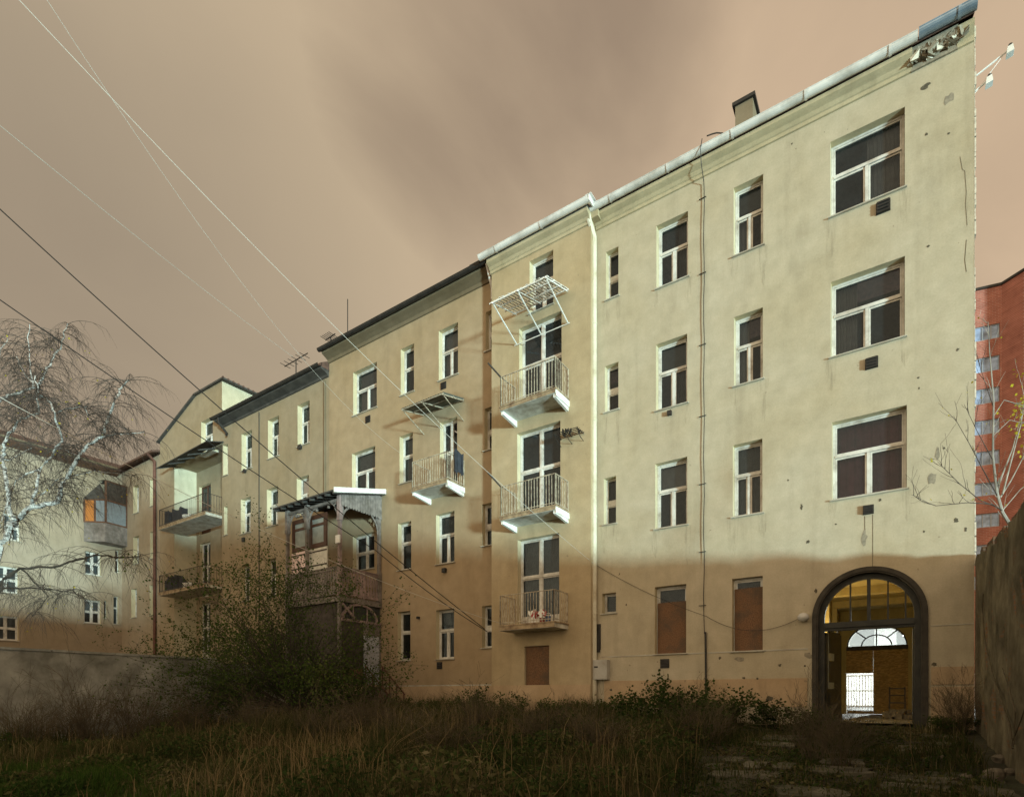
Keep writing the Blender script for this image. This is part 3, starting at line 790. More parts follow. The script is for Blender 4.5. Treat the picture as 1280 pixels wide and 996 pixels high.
# vents, cabinets, stains, conductor
for px, py, s in ((1104, 259, .26), (1089.5, 454, .24), (1085.5, 637, .2)): vent(A, px, py, s=s)
vent(A, 831, 829, s=.24, dep=.03); vent(A, 837.5, 517, s=.12, dep=.1, rnd=True)
sn = MB()
for px, py, a, b, c in ((1186, 124, 5, 7, 0), (1157, 108, 5, 4, 1), (1172, 568, 3, 9, 0), (1165, 598, 5, 8, 0), (1080, 671, 4, 11, 0), (1010, 677, 2.5, 2.5, 1), (1002, 633, 1.6, 4, 1),
                     (1197, 437, 2, 2, 1), (1160, 308, 2, 1.6, 1), (1158, 168, 2, 2, 1), (1186, 167, 1.6, 1.6, 1), (924, 824, 6, 3.5, 0), (1010, 819, 5, 4, 0), (1020, 738, 2, 3, 1),
                     (900, 822, 1.8, 2.5, 1), (930, 847, 2, 1.8, 1), (947, 848, 1.6, 1.6, 1), (975, 831, 2.2, 1.8, 1), (1006, 832, 1.5, 1.5, 1), (1195, 650, 3, 3, 1), (1207, 662, 1.6, 3.4, 1),
                     (1168, 830, 3.2, 2.5, 1), (1178, 843, 2.5, 2.5, 1), (764, 862, 2, 2, 1), (762, 872, 1.8, 1.5, 1), (962, 873, 5, 4, 1), (1155, 664, 1.8, 1.5, 1), (1100, 625, 2, 2, 1), (1148, 472, 1.6, 1.4, 1),
                     (1045, 655, 1.4, 1.4, 1), (985, 600, 1.2, 1.4, 1), (990, 180, 1.3, 1.3, 1), (1180, 560, 1.6, 1.6, 1)):
    x, z = P(px, py); dpt = CA * 16.2 - SA * x
    sn = MB(); blob(sn, fA, x, z, a * dpt / FPX, b * dpt / FPX, -.030 if py > 846 else -.004, 0); sn.build('plaster_patch', 'staindark' if c else 'stainlight', A)
# rain streaks below the sill ends
stm, stt, sto = newmat('rain_streak')
_t = nd(stt, 'ShaderNodeBsdfTransparent'); _d = nd(stt, 'ShaderNodeBsdfDiffuse'); _d.inputs[0].default_value = (.17, .135, .09, 1)
_m = nd(stt, 'ShaderNodeMixShader'); _p = position(stt)
_f = maprange(stt, noise(stt, mapped(stt, _p, (9, 9, .9)), 1.6, 5, .65), .46, .75, 0, .26); stt.links.new(_f, _m.inputs[0])
stt.links.new(_t.outputs[0], _m.inputs[1]); stt.links.new(_d.outputs[0], _m.inputs[2]); stt.links.new(_m.outputs[0], sto.inputs[0])
rk = random.Random(19)
for h in H_wide + H_m1 + H_m2 + H_n:
    for xe_ in (h[0], h[1]):
        q = rk.uniform(.5, 1.3); w_ = rk.uniform(.08, .16); sn = MB(); zt_ = h[2] - .035
        sn.add([(xe_ - w_, -.003, zt_), (xe_ + w_, -.003, zt_), (xe_ + w_ * .8, -.003, zt_ - q * .6), (xe_ + w_ * .1, -.003, zt_ - q), (xe_ - w_ * .7, -.003, zt_ - q * .7)], [(0, 1, 2, 3, 4)])
        sn.build('rain_streak', stm, A)
# cracks
def crack(pts, w=.012):
    mb = MB()
    for (a, b) in zip(pts[:-1], pts[1:]):
        xa, za = P(*a); xb_, zb_ = P(*b)
        mb.quad(fA(xa - w, za, -.005), fA(xa + w, za, -.005), fA(xb_ + w, zb_, -.005), fA(xb_ - w, zb_, -.005))
    mb.build('crack', 'staindark', A)
crack([(1200, 196), (1203, 212), (1206, 214), (1208, 240), (1207, 255), (1209, 282)], .004)
crack([(1091, 643), (1091, 690), (1090.5, 712)], .005); crack([(1081, 645), (1081, 662)], .005)
crack([(1208, 300), (1206, 325), (1208, 340)], .005)
rk = random.Random(41)
for k in range(18):
    px, py = (rk.uniform(770, 1010), rk.uniform(700, 875)) if k < 12 else (rk.uniform(960, 1212), rk.uniform(150, 700))
    x, z = P(px, py); dpt = CA * 16.2 - SA * x
    if any(h[0] - .1 < x < h[1] + .1 and h[2] - .1 < z < h[3] + .1 for h in H_wide + H_m1 + H_m2 + H_n + [H_ng] + H_b + [arch_h]): continue
    sn = MB(); r_ = rk.uniform(.5, 1.6) * dpt / FPX; blob(sn, fA, x, z, r_, r_ * rk.uniform(.7, 2.2), -.030 if py > 846 else -.004, 0, 9, k)
    sn.build('plaster_patch', rk.choice(('staindark', 'stainlight', 'stainlight')), A)
lc = MB(); pts = []
for k in range(24):
    z = 15.3 - (15.3 - 2.7) * k / 23; pts.append((P(880.5, 500)[0] + .012 * math.sin(k * 1.7), -.05, z))
lc.tube([(P(884, 185)[0], -.5, ZG + .15), (P(882, 190)[0], -.5, ZG - .1), (P(881, 200)[0], -.35, 15.6)] + pts, .011, 5)
for z in (14.9, 12.8, 10.8, 8.8, 6.9, 5.0, 3.5): lc.bar((P(874, 500)[0], -.03, z), (P(883, 500)[0], -.03, z), .018)
xcp = P(882.5, 850)[0]; lc.tube([(xcp, -.05, 2.75), (xcp + .02, -.05, .4)], .028, 7)
lc.build('lightning_conductor', 'darkmetal', A)
a1 = P(884, 190, -.5); a2 = P(920, 172, 1.0)
ac = MB(); ac.tube([(a1[0], -.5, ZG + .15)] + [(a1[0] + (a2[0] - a1[0]) * t, -.5 + 1.6 * t, ZG + .15 + .75 * math.sin(t * 1.9)) for t in (.15, .3, .5, .7, .9)] + [(a2[0] + .1, 1.2, ZG + .75)], .018, 5)
ac.build('earth_wire', 'darkmetal', A)
hb = MB(); hx = P(745.5, 790)[0]
hb.box(hx + .02, hx + .15, -.04, .0, P(746, 812)[1], P(746, 780)[1]); hb.box(hx - .02, hx + .13, -.06, .0, P(746, 815)[1], P(746, 797)[1])
hb.build('pipe_hatch', 'darkmetal', A)

# balconies of the bay
def balcony(parent, x0, x1, Y, dep, zf, rail='rail', bar_step=.105, th=.13, beams=True, railh=.98, left_open=False, side='white', rm=1.0, name='balcony'):
    b = MB()
    b.box(x0, x1, Y - dep, Y, zf - th, zf - .02, 0)
    b.box(x0 - .03, x1 + .03, Y - dep - .03, Y, zf - .02, zf + .02, 1)
    b.box(x0, x1, Y - dep - .012, Y - dep, zf - th + .01, zf - .022, 1)
    if beams:
        for x in (x0 + .015, x1 - .10):
            b.hexa([(x, Y - dep + .05, zf - th - .10), (x + .085, Y - dep + .05, zf - th - .10), (x + .085, Y, zf - th - .2), (x, Y, zf - th - .2),
                    (x, Y - dep + .05, zf - th + .002), (x + .085, Y - dep + .05, zf - th + .002), (x + .085, Y, zf - th + .002), (x, Y, zf - th + .002)], 2)
        b.box(x1, x1 + .02, Y - dep + .02, Y, zf - th - .08, zf - .025, 2)
    o = b.build(name, ['slabpaint', 'slabedge', side], parent)
    r = MB(); xa, xb2, yf = x0 + .03, x1 - .03, Y - dep + .03; zt = zf + railh
    for a, c in (((xa, Y, zt), (xa, yf, zt)), ((xa, yf, zt), (xb2, yf, zt)), ((xb2, yf, zt), (xb2, Y, zt))):
        r.bar(a, c, .035, .02); r.bar((a[0], a[1], zf + .1), (c[0], c[1], zf + .1), .02, .02)
    def posts(a, c, n):
        for i in range(n + 1):
            t = i / n; x = a[0] + (c[0] - a[0]) * t + U(-.006, .006); y = a[1] + (c[1] - a[1]) * t
            w = .014 if 0 < i < n else .03
            r.bar((x, y, zf + .02), (x + U(-.008, .008), y, zt), w)
    posts((xa, yf), (xb2, yf), int((xb2 - xa) / bar_step)); posts((xb2, yf), (xb2, Y - .02), int((dep - .05) / bar_step)); posts((xa, yf), (xa, Y - .02), int((dep - .05) / bar_step))
    r.build('railing', rail, o)
    return o
bx0, bx1 = -10.62, -8.56
oB1 = balcony(A, bx0, bx1, YB, .86, 10.28)
oB2 = balcony(A, bx0, bx1, YB, .86, 6.74)
oB3 = balcony(A, bx0 - .03, bx1 - .03, YB, .86, 3.22, beams=False, th=.16)
# awning of slats
def slat_awning():
    s = MB(); y0, y1 = YB - .05, YB - 1.45; zb, zf = 13.72, 13.32
    xa, xb = -10.62, -8.52; n = 19
    for i in range(n):
        x = xa + (xb - xa) * (i + .5) / n; w = (xb - xa) / n * .58
        s.bar((x, y0 - .03 * R(), zb + .03), (x, y1 + .05 * R(), zf + .03), w, .012)
    o = s.build('awning', 'white', A, label='white slatted awning above the topmost balcony')
    b = MB()
    for t in (.06, .36, .68, .96):
        y = y0 + (y1 - y0) * t; z = zb + (zf - zb) * t - .015; b.bar((xa - .02, y, z), (xb + .02, y, z), .035, .035)
    for x in (xa + .1, (xa + xb) / 2, xb - .06):
        b.bar((x, y1 + .1, zf - .04), (x, YB, zf - .62), .028); b.bar((x, y0, zb - .03), (x, y1, zf - .03), .03)
    b.bar((xa, YB - .02, zf - .62), (xb, YB - .02, zf - .62), .02)
    b.build('bracket', 'white', o)
slat_awning()
for zf in (10.28, 6.74):   # short flag poles on the left ends
    p = MB(); p.bar((bx0 + .02, YB - .84, zf + .98), (bx0 - .3, YB - 1.1, zf + 1.42), .04); p.build('pole_holder', 'darkmetal', A)

# globe lamp
x, z = P(1005, 772)
gl = thing('wall_lamp', (x, 0, z), 'round white globe lamp on the wall beside the arched gateway', 'wall lamp')
g = MB(); g.sphere((x, -.15, z), .135, 16, 10, 0, .85); g.build('globe', 'globe', gl, smooth=True)
g = MB(); g.tube([(x, -.06, z), (x, 0, z)], .07, 10); g.build('mount', 'darkmetal', gl)
# meter cabinet
x0, z0 = P(741.5, 849, -.2); x1, z1 = P(759, 824, -.2)
mc = thing('meter_cabinet', (x0, -.02, z0), 'grey white meter cabinet beside the cream downpipe near the ground', 'meter cabinet')
g = MB(); g.box(x0, x1, -.22, -.003, z0, z1); g.build('cabinet', 'grey', mc)
g = MB(); g.box(x0 + .03, x1 - .03, -.232, -.22, z0 + .03, z1 - .03); od = g.build('door', 'grey', mc)
g = MB(); g.box(x0 + .05, x0 + .17, -.24, -.232, z0 + (z1 - z0) * .6, z0 + (z1 - z0) * .68); g.build('label_slot', 'darkmetal', od)
# floodlights on arms at the right end wall
for (px, py, L, lab) in ((1262, 62, 1.15, 'upper floodlight on a long arm off the end wall under the gutter'), (1236, 100, .6, 'lower floodlight on a short arm off the end wall')):
    x, z = P(px, py, .25)
    t = thing('floodlight', (XR, .25, z), lab, 'floodlight', 'floodlights on the end wall')
    g = MB(); g.tube([(XR, .25, z - .25 * (L / 1.15)), (x, .25, z)], .02, 6)
    if L > 1: g.tube([(XR, .25, z - .65), (x - .1, .25, z - .06)], .008, 4)
    g.build('arm', 'zinc', t)
    g = MB(); g.hexa([(x - .06, .17, z - .13), (x + .07, .17, z - .11), (x + .07, .33, z - .11), (x - .06, .33, z - .13), (x - .04, .19, z + .03), (x + .05, .19, z + .05), (x + .05, .31, z + .05), (x - .04, .31, z + .03)])
    g.build('head', 'white', t)
    g = MB(); g.tube([(x, .25, z + .03), (x + .02, .25, z + .1)], .04, 7); g.build('clamp', 'darkmetal', t)
# drying frame
xa, za = P(700, 552, YB); xb_, zb_ = P(731, 548, YB)
dr = thing('drying_rack', (xa, YB, za), 'dark wire drying rack fixed to the wall beside the middle balcony door', 'drying rack')
g = MB()
for k in range(5): g.bar((xa + .05, YB - .05 - .10 * k, za + .06), (xb_, YB - .05 - .10 * k, za + .06), .018)
for t in (.05, .5, .95):
    x = xa + (xb_ - xa) * t; g.bar((x, YB, za + .05), (x, YB - .48, za + .05), .02); g.tube([(x, YB, za - .18), (x, YB - .2, za - .14), (x, YB - .45, za + .04)], .01, 5)
for k in range(9):
    x = U(xa + .1, xb_ - .05); y = YB - U(.05, .45); g.hexa([(x + sx * .025, y + sy * .02, za + .02 + sz * U(.07, .14)) for sx, sy, sz in ((-1, -1, 0), (1, -1, 0), (1, 1, 0), (-1, 1, 0), (-1, -1, 1), (1, -1, 1), (1, 1, 1), (-1, 1, 1))])
g.build('frame', 'darkmetal', dr)
# toys and pots on the lowest balcony
for k, (dx, mt, nm, lab) in enumerate(((.62, 'red', 'bucket', 'small red bucket on the lowest balcony'), (.42, 'bluep', 'bucket', 'small blue bucket on the lowest balcony'))):
    x = bx1 - dx; y = YB - .6; z = 3.24
    t = thing(nm, (x, y, z), lab, 'bucket', 'buckets on the lowest balcony')
    g = MB(); g.tube([(x, y, z), (x, y, z + .17), (x, y, z + .2)], [.08, .115, .12], 10); g.build('body', mt, t)
    g = MB(); g.tube([(x - .11, y, z + .19), (x - .07, y, z + .29), (x + .07, y, z + .29), (x + .11, y, z + .19)], .008, 5); g.build('handle', 'white', t)
x = bx1 - .95
t = thing('laundry', (x, YB - .7, 3.25), 'crumpled white and red laundry bundle hanging over the lowest railing', 'laundry')
g = MB(); rr = random.Random(4)
for k in range(14):
    q = rr.uniform(0, .55); g.hexa([(x + q + sx * rr.uniform(.03, .08), YB - .80 + sy * rr.uniform(.02, .05), 3.35 + rr.uniform(0, .2) + sz * rr.uniform(.05, .14)) for sx, sy, sz in ((-1, -1, 0), (1, -1, 0), (1, 1, 0), (-1, 1, 0), (-1, -1, 1), (1, -1, 1), (1, 1, 1), (-1, 1, 1))], k % 3 != 0)
g.build('cloth', ['red', 'white'], t)

# ------------------------------------------------------------------ building C (ochre)
XCL = P(411.5, 600)[0]; XCR = XBL - 0.005
ZC = 15.85
C = thing('apartment_building', ((XCL + XCR) / 2, 4, 0.4), 'ochre apartment house with one balcony under a corrugated canopy', 'apartment building', 'old apartment houses joined in one row')
fC = front(0.0)
Cw = [((441.5, 471, 452, 508.5), 'T'), ((501, 517.5, 429, 488.5), 'N'), ((548.5, 572.5, 402.5, 467), 'T'), ((607, 621, 384, 434), 'H'),
      ((440, 469, 557, 617), 'T'), ((499.5, 516, 540, 600.5), 'N'), ((605.5, 620, 506, 559.5), 'H'),
      ((497.5, 514, 650.6, 710.5), 'N'), ((545, 568, 638, 702), 'T'), ((602.5, 618, 627, 680), 'H'),
      ((497, 513, 763, 825), 'N'), ((545, 567.5, 760, 823), 'T'), ((602.5, 616, 756, 809), 'H'), ((441, 468, 664, 709.5), 'X')]
CH = [(hole(*a), k) for a, k in Cw]
xa, _ = P(550, 560); xb, zt = P(571.5, 520.5)
Cd = [xa, xb, 8.58, zt, .24]
wC = MB(); wall_grid(wC, fC, XCL, XCR + .3, -.6, ZC, [h for h, k in CH] + [Cd])
shell(wC, XCL + .012, XCR - .0, 0.0, BD, -.6, ZC, 2)
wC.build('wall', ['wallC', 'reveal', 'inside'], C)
for i, (h, k) in enumerate(CH): window(C, fC, h + [0, (.05, .95)], k, 'curtain' if i in (0, 2, 11) else ('curtain_grey' if i in (5, 8) else None))
window(C, fC, Cd, 'D', sill=False, name='balcony_door')
pl = MB(); pl.box(XCL + .05, XCR - .02, -.025, 0, .2, P(560, 857)[1]); pl.build('plinth', 'plinth', C)
gv = MB(); gv.box(P(480, 800)[0], XCR, -.012, 0, P(560, 857)[1] + .0, P(560, 855.5)[1]); gv.build('string_moulding', 'sill', C)
cn = MB(); moulding(cn, XCL - .02, XCR - .02, 0, ZC + .05, [(0, -.34), (-.05, -.33), (-.08, -.22), (-.22, -.14), (-.38, -.07), (-.38, 0), (0, 0)])
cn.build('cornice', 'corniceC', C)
gutter(C, XCL - .1, XCR - .05, -.48, ZC + .12, .10, 'darkmetal', 2.0)
rC = gable_roof(C, XCL + .0, XCR - .02, ZC + .07, -.4, BD + .3, 3.2)
x0, z1 = P(590, 332, .6); x1, _ = P(606, 328, .6)
chimney(rC, x0, x1, .6, 1.3, ZC + .3, P(598, 331, .6)[1])
for px, py, s in ((554.5, 482, .24), (460, 524, .26), (549.5, 831.5, .24)): vent(C, px, py, s=s, dep=.03)
vent(C, 556.5, 713, s=.16, dep=.12, rnd=True); vent(C, 524, 772, s=.09, dep=.12, rnd=True)
dp = MB(); xd = P(617, 400, -.1)[0] - .05
dp.tube([(xd, -.45, ZC + .05), (xd, -.3, ZC - .25), (xd - .02, -.09, ZC - .6), (xd - .02, -.09, ZC - 1.0)], .05, 8); dp.build('downpipe', 'zinc', C)
oC1 = balcony(C, -14.78, -13.06, 0.0, .98, 8.56)
def glass_canopy():
    s = MB(); y0, y1 = -.02, -1.2; zb, zf = 11.78, 11.50; xa, xb = -15.1, -13.05; n = 36
    prev = None
    for i in range(n + 1):
        x = xa + (xb - xa) * i / n; dz = .022 * math.cos(i * math.pi)
        cur = ((x, y0, zb + dz), (x, y1, zf + dz))
        if prev: s.quad(prev[0], cur[0], cur[1], prev[1])
        prev = cur
    o = s.build('canopy', mat('corrugated_sheet', (0.16, 0.17, 0.15), .4, var=.3, dirt=(.07, .06, .045)), C, label='corrugated canopy over the balcony of the ochre house')
    b = MB()
    for x in (xa + .05, (xa + xb) / 2, xb - .05):
        b.bar((x, y0, zb - .05), (x, y1, zf - .05), .035); b.bar((x, y1 + .1, zf - .06), (x, 0, zf - .5), .026)
    for t in (.03, .5, .97): b.bar((xa, y0 + (y1 - y0) * t, zb + (zf - zb) * t - .03), (xb, y0 + (y1 - y0) * t, zb + (zf - zb) * t - .03), .03)
    b.build('bracket', 'rail', o)
glass_canopy()
# cloth hanging from that balcony
rg = thing('hanging_cloth', (-13.0, -.5, 8.9), 'dark cloth hanging over the balcony rail of the ochre house', 'cloth')
g = MB(); pts = [(-13.0, -.15), (-12.98, -.3), (-13.01, -.5), (-12.99, -.66)]
for (a, b) in zip(pts[:-1], pts[1:]):
    g.hexa([(a[0], a[1], 8.95 + U(-.1, .1)), (b[0], b[1], 8.95 + U(-.15, .1)), (b[0] + .03, b[1], 8.95), (a[0] + .03, a[1], 8.95), (a[0] + .02, a[1], 9.6 + U(0, .2)), (b[0] + .02, b[1], 9.6 + U(0, .15)), (b[0] - .03, b[1], 9.6), (a[0] - .03, a[1], 9.6)])
g.build('drape', 'rag', rg)

# ------------------------------------------------------------------ veranda
VX0, VX1, VY = -20.75, -17.35, -2.15
ZF = 4.75      # upper floor
V = thing('timber_veranda', ((VX0 + VX1) / 2, VY / 2, 0.3), 'two storey weathered timber veranda with carved brackets against the ochre house', 'veranda')
rf = MB(); ya, yb = VY - .42, -.02; za, zb = 8.50, 9.18
xa, xb = VX0 - .2, VX1 + .22
rf.hexa([(xa, ya, za), (xb, ya, za), (xb, yb, zb), (xa, yb, zb), (xa, ya, za + .06), (xb, ya, za + .06), (xb, yb, zb + .06), (xa, yb, zb + .06)])
for k in range(9): 
    x = xa + .08 + (xb - xa - .16) * k / 8; rf.bar((x, ya + .02, za - .05), (x, yb, zb - .05), .07, .09)
orf = rf.build('roof', 'rooffelt', V)
g = MB(); g.hexa([(xb, ya - .02, za - .06), (xb + .03, ya - .02, za - .06), (xb + .03, yb, zb - .06), (xb, yb, zb - .06), (xb, ya - .02, za + .13), (xb + .03, ya - .02, za + .13), (xb + .03, yb, zb + .13), (xb, yb, zb + .13)])
g.build('flashing', 'white', orf)
def vpost(x, y, mtl, z0=ZF, z1=None):
    z1 = z1 or (za + (y - ya) / (yb - ya) * (zb - za) - .1)
    p = MB(); s = .075
    p.box(x - s, x + s, y - s, y + s, z0, z0 + 1.2); p.box(x - s * .75, x + s * .75, y - s * .75, y + s * .75, z0 + 1.2, z1 - .9)
    p.box(x - s * 1.1, x + s * 1.1, y - s * 1.1, y + s * 1.1, z1 - .95, z1 - .82); p.box(x - s, x + s, y - s, y + s, z1 - .82, z1)
    p.build('post', mtl, V)
vpost(VX1 - .08, VY + .08, 'timberpink'); vpost(VX0 + .08, VY + .08, 'timber'); vpost(VX0 + 1.35, VY + .08, 'timber'); vpost(VX1 - .08, -.10, 'timber')
# arched brackets
def bracket(fnuv, u0, v1, du, dv, th=.05, w=.07):
    b = MB(); n = 9
    pts = [(u0 + du * (1 - math.cos(math.pi / 2 * k / n)), v1 - dv + dv * math.sin(math.pi / 2 * k / n)) for k in range(n + 1)]
    for p, q in zip(pts[:-1], pts[1:]): b.bar(fnuv(*p), fnuv(*q), w, th, (0.3, 0.3, 0.9))
    for t in (3, 6):
        b.bar(fnuv(*pts[t]), fnuv(u0 + du * .06, v1 - .03), .04, .04, (0.3, 0.3, 0.9))
    b.bar(fnuv(u0, v1 - dv), fnuv(u0, v1), .05, .05); b.bar(fnuv(u0, v1), fnuv(u0 + du, v1), .05, .05)
    b.sphere(fnuv(u0 + du * .98, v1 - .12), .06, 8, 6)
    b.build('bracket', 'timber', V)
fs = lambda u, v: (VX1 - .08, u, v)
fr_ = lambda u, v: (u, VY + .08, v)
bracket(fs, VY + .15, 8.33, .82, .85); bracket(fs, -.17, 8.33, -.82, .85)
bracket(fr_, VX1 - .15, 8.33, -.6, .8); bracket(fr_, VX0 + 1.42, 8.33, .55, .8); bracket(fr_, VX0 + 1.28, 8.33, -.5, .8); bracket(fr_, VX0 + .15, 8.33, .5, .8)
# scalloped boards on the gable side
g = MB(); n = 15
for k in range(n):
    y0 = VY + .08 + (-.1 - VY - .1) * k / n; y1 = VY + .08 + (-.1 - VY - .1) * (k + 1) / n - .012
    top0 = za + (y0 - ya) / (yb - ya) * (zb - za) - .05
    zb0 = 8.12 - .0
    poly = [(y0, zb0 + .07), (y0 + (y1 - y0) * .25, zb0 + .015), ((y0 + y1) / 2, zb0), (y0 + (y1 - y0) * .75, zb0 + .015), (y1, zb0 + .07), (y1, top0 + .02), (y0, top0)]
    g.prism(poly, lambda u, v, t: (t, u, v), VX1 + .0, VX1 + .025)
g.build('gable_boards', 'timber', V)
for a, b, w_, h_ in (((VX1 - .08, VY + .08, 8.37), (VX1 - .08, -.05, 8.37), .1, .1), ((VX0, VY + .08, 8.37), (VX1 - .02, VY + .08, 8.372), .1, .1),
                     ((VX1 - .06, VY + .02, ZF - .12), (VX1 - .06, -.03, ZF - .12), .14, .2), ((VX0, VY + .06, ZF - .12), (VX1, VY + .06, ZF - .123), .14, .2)):
    g = MB(); g.bar(a, b, w_, h_); g.build('beam', 'timber', V)
g = MB(); g.box(VX0, VX1 - .02, VY + .1, -.01, ZF - .06, ZF); g.build('deck', 'darkwood', V)
# balustrades with fretwork slots
def balustrade(fn, u0, u1, z0, z1, mtl):
    b = MB(); n = max(4, int(abs(u1 - u0) / .145)); st = (u1 - u0) / n
    zr0, zr1 = z0 + .10, z1 - .10
    for k in range(n):
        a = u0 + st * (k + .12); c = u0 + st * (k + .88); m_ = (a + c) / 2; w = c - a
        poly = [(a, zr0), (c, zr0), (c, zr0 + .2), (m_ + w * .2, zr0 + .28), (m_ + w * .2, zr0 + .34), (c, zr0 + .42), (c, zr1 - .15), (m_ + w * .28, zr1 - .07), (c, zr1), (a, zr1), (m_ - w * .28, zr1 - .07), (a, zr1 - .15), (a, zr0 + .42), (m_ - w * .2, zr0 + .34), (m_ - w * .2, zr0 + .28), (a, zr0 + .2)]
        b.prism(poly, fn, -.012, .012)
    for zz, h in ((z0 + .05, .1), (z1 - .05, .1), (z1 + .02, .04)):
        b.bar(fn(u0, zz, 0), fn(u1, zz, 0), .06 if h > .05 else .12, h)
    b.build('balustrade', mtl, V)
balustrade(lambda u, v, t: (VX1 - .06 + t, u, v), VY + .16, -.98, ZF + .05, ZF + 1.08, 'timberpink')
balustrade(lambda u, v, t: (VX1 - .06 + t, u, v), -.92, -.18, ZF + .05, ZF + 1.08, 'timberpink')
balustrade(lambda u, v, t: (u, VY + .06 + t, v), VX0 + .16, VX0 + 1.26, ZF + .05, ZF + 1.08, 'timber')
balustrade(lambda u, v, t: (u, VY + .06 + t, v), VX0 + 1.44, VX1 - .16, ZF + .05, ZF + 1.08, 'timber')
g = MB(); g.bar((VX1 - .05, -.95, ZF), (VX1 - .05, -.95, ZF + 1.12), .09); g.build('newel', 'timberpink', V)
# left end screen: pink and cream boards with brown windows (seen through the open bays)
fL = lambda u, v, w: (VX0 + .05 + w, u, v)
g = MB(); g.box(VX0 + .02, VX0 + .06, VY + .2, -.02, ZF, ZF + 1.25); og_ = g.build('end_screen', 'boardpink', V)
g = MB()
for zz in (.3, .78): g.box(VX0 + .062, VX0 + .075, VY + .25, -.06, ZF + zz, ZF + zz + .03)
g.build('batten', 'timberpink', og_)
# screen parallel to the facade
fS = front(-1.88)
g = MB()
g.box(VX0 + .1, VX0 + 1.22, -1.90, -1.86, ZF, ZF + 2.05); osn = g.build('board_screen', 'boardpink', V, label='pink boarded screen panel')
g = MB(); g.box(VX0 + 1.26, VX0 + 2.35, -1.90, -1.86, ZF, ZF + 2.05); g.build('board_screen', 'boardcream', V)
g = MB()
for zz in (1.35, 1.9): g.box(VX0 + .1, VX0 + 2.35, -1.915, -1.902, ZF + zz, ZF + zz + .05)
g.build('batten', 'darkwood', osn)
for (a, b) in ((VX0 + .14, VX0 + 1.22), (VX0 + 1.26, VX0 + 2.33)):
    w_ = MB(); p_ = MB()
    ring(w_, fS, a, b, ZF + 2.08, ZF + 3.38, .17, -.03, .03); ubox(w_, fS, a + .17, b - .17, ZF + 2.92, ZF + 3.02, -.03, .03)
    ww = w_.build('window', 'brownframe', V)
    p_.quad(fS(a + .17, ZF + 2.25, 0), fS(b - .17, ZF + 2.25, 0), fS(b - .17, ZF + 2.92, 0), fS(a + .17, ZF + 2.92, 0)); p_.quad(fS(a + .17, ZF + 3.02, 0), fS(b - .17, ZF + 3.02, 0), fS(b - .17, ZF + 3.21, 0), fS(a + .17, ZF + 3.21, 0))
    p_.build('pane', 'milkglass', ww)
# lower storey
g = MB()
g.box(VX0, VX1 - .05, VY + .12, VY + .16, 1.65, ZF - .22); g.box(VX1 - .10, VX1 - .06, VY + .16, -.95, 1.45, ZF - .9)
g.build('lower_boarding', 'darkwood', V)
g = MB(); g.box(VX1 - .11, VX1 - .05, -.95, -.03, 3.35, ZF - .9); g.build('door_head', 'timber', V)
g = MB(); g.box(VX1 - .10, VX1 - .05, -.90, -.12, 1.42, 3.34); odr = g.build('door', 'bluedoor', V, label='pale blue boarded door at the top of the veranda steps')
g = MB(); g.box(VX1 - .045, VX1 - .02, -.82, -.76, 2.2, 2.35); g.build('handle', 'darkmetal', odr)
# arched light above
g = MB(); n = 10; zz = 3.86; cy = VY * .5 - .02; ry = abs(VY) * .40; rz = .66
p = [(cy - ry * math.cos(math.pi * k / n), zz + rz * math.sin(math.pi * k / n)) for k in range(n + 1)]
for a, b in zip(p[:-1], p[1:]): g.bar((VX1 - .06, a[0], a[1]), (VX1 - .06, b[0], b[1]), .09, .09, (1, 0, 0))
g.bar((VX1 - .06, VY + .1, zz), (VX1 - .06, -.05, zz), .09, .1)
for yy in (cy - .35, cy + .35): g.bar((VX1 - .06, yy, zz), (VX1 - .06, yy, zz + .6), .04)
g.bar((VX1 - .06, VY + .12, ZF - .25), (VX1 - .06, VY + .75, zz + .1), .1, .1, (1, 0, 0)); g.bar((VX1 - .05, VY + .12, zz + .15), (VX1 - .05, VY + .6, ZF - .3), .08, .08, (1, 0, 0))
oar = g.build('arched_light', 'timberpink', V)
g = MB(); g.quad((VX1 - .09, VY + .15, zz), (VX1 - .09, -.05, zz), (VX1 - .09, -.05, ZF - .22), (VX1 - .09, VY + .15, ZF - .22)); g.build('pane', 'glassdark', oar)
for b6 in ((VX1 - .16, VX1 - .06, -.1, -.02, .4, ZF - .9), (VX0, VX0 + .12, VY + .02, VY + .115, .3, ZF - .2), (VX1 - .14, VX1 - .02, VY + .02, VY + .115, .3, ZF - .2)):
    g = MB(); g.box(*b6); g.build('lower_post', 'timber', V)
# strand board panels and base wall
g = MB(); y = VY + .1
for a, b in ((VX0 + .14, VX0 + 1.55), (VX0 + 1.62, VX1 - .16)): g.box(a, b, y - .03, y, 1.45, 2.0)
g.box(VX1 - .04, VX1 - .015, VY + .12, -1.0, 1.45, 2.0)
op = g.build('strand_panel', 'board', V)
g = MB()
for x in (VX0 + .8, VX1 - .9): g.box(x - .05, x + .05, y - .05, y - .03, 1.42, 2.0)
g.build('batten', 'timber', op)
g = MB(); g.box(VX0, VX1, VY + .05, -.03, -.2, 1.40); g.build('base_wall', 'wallC', V)
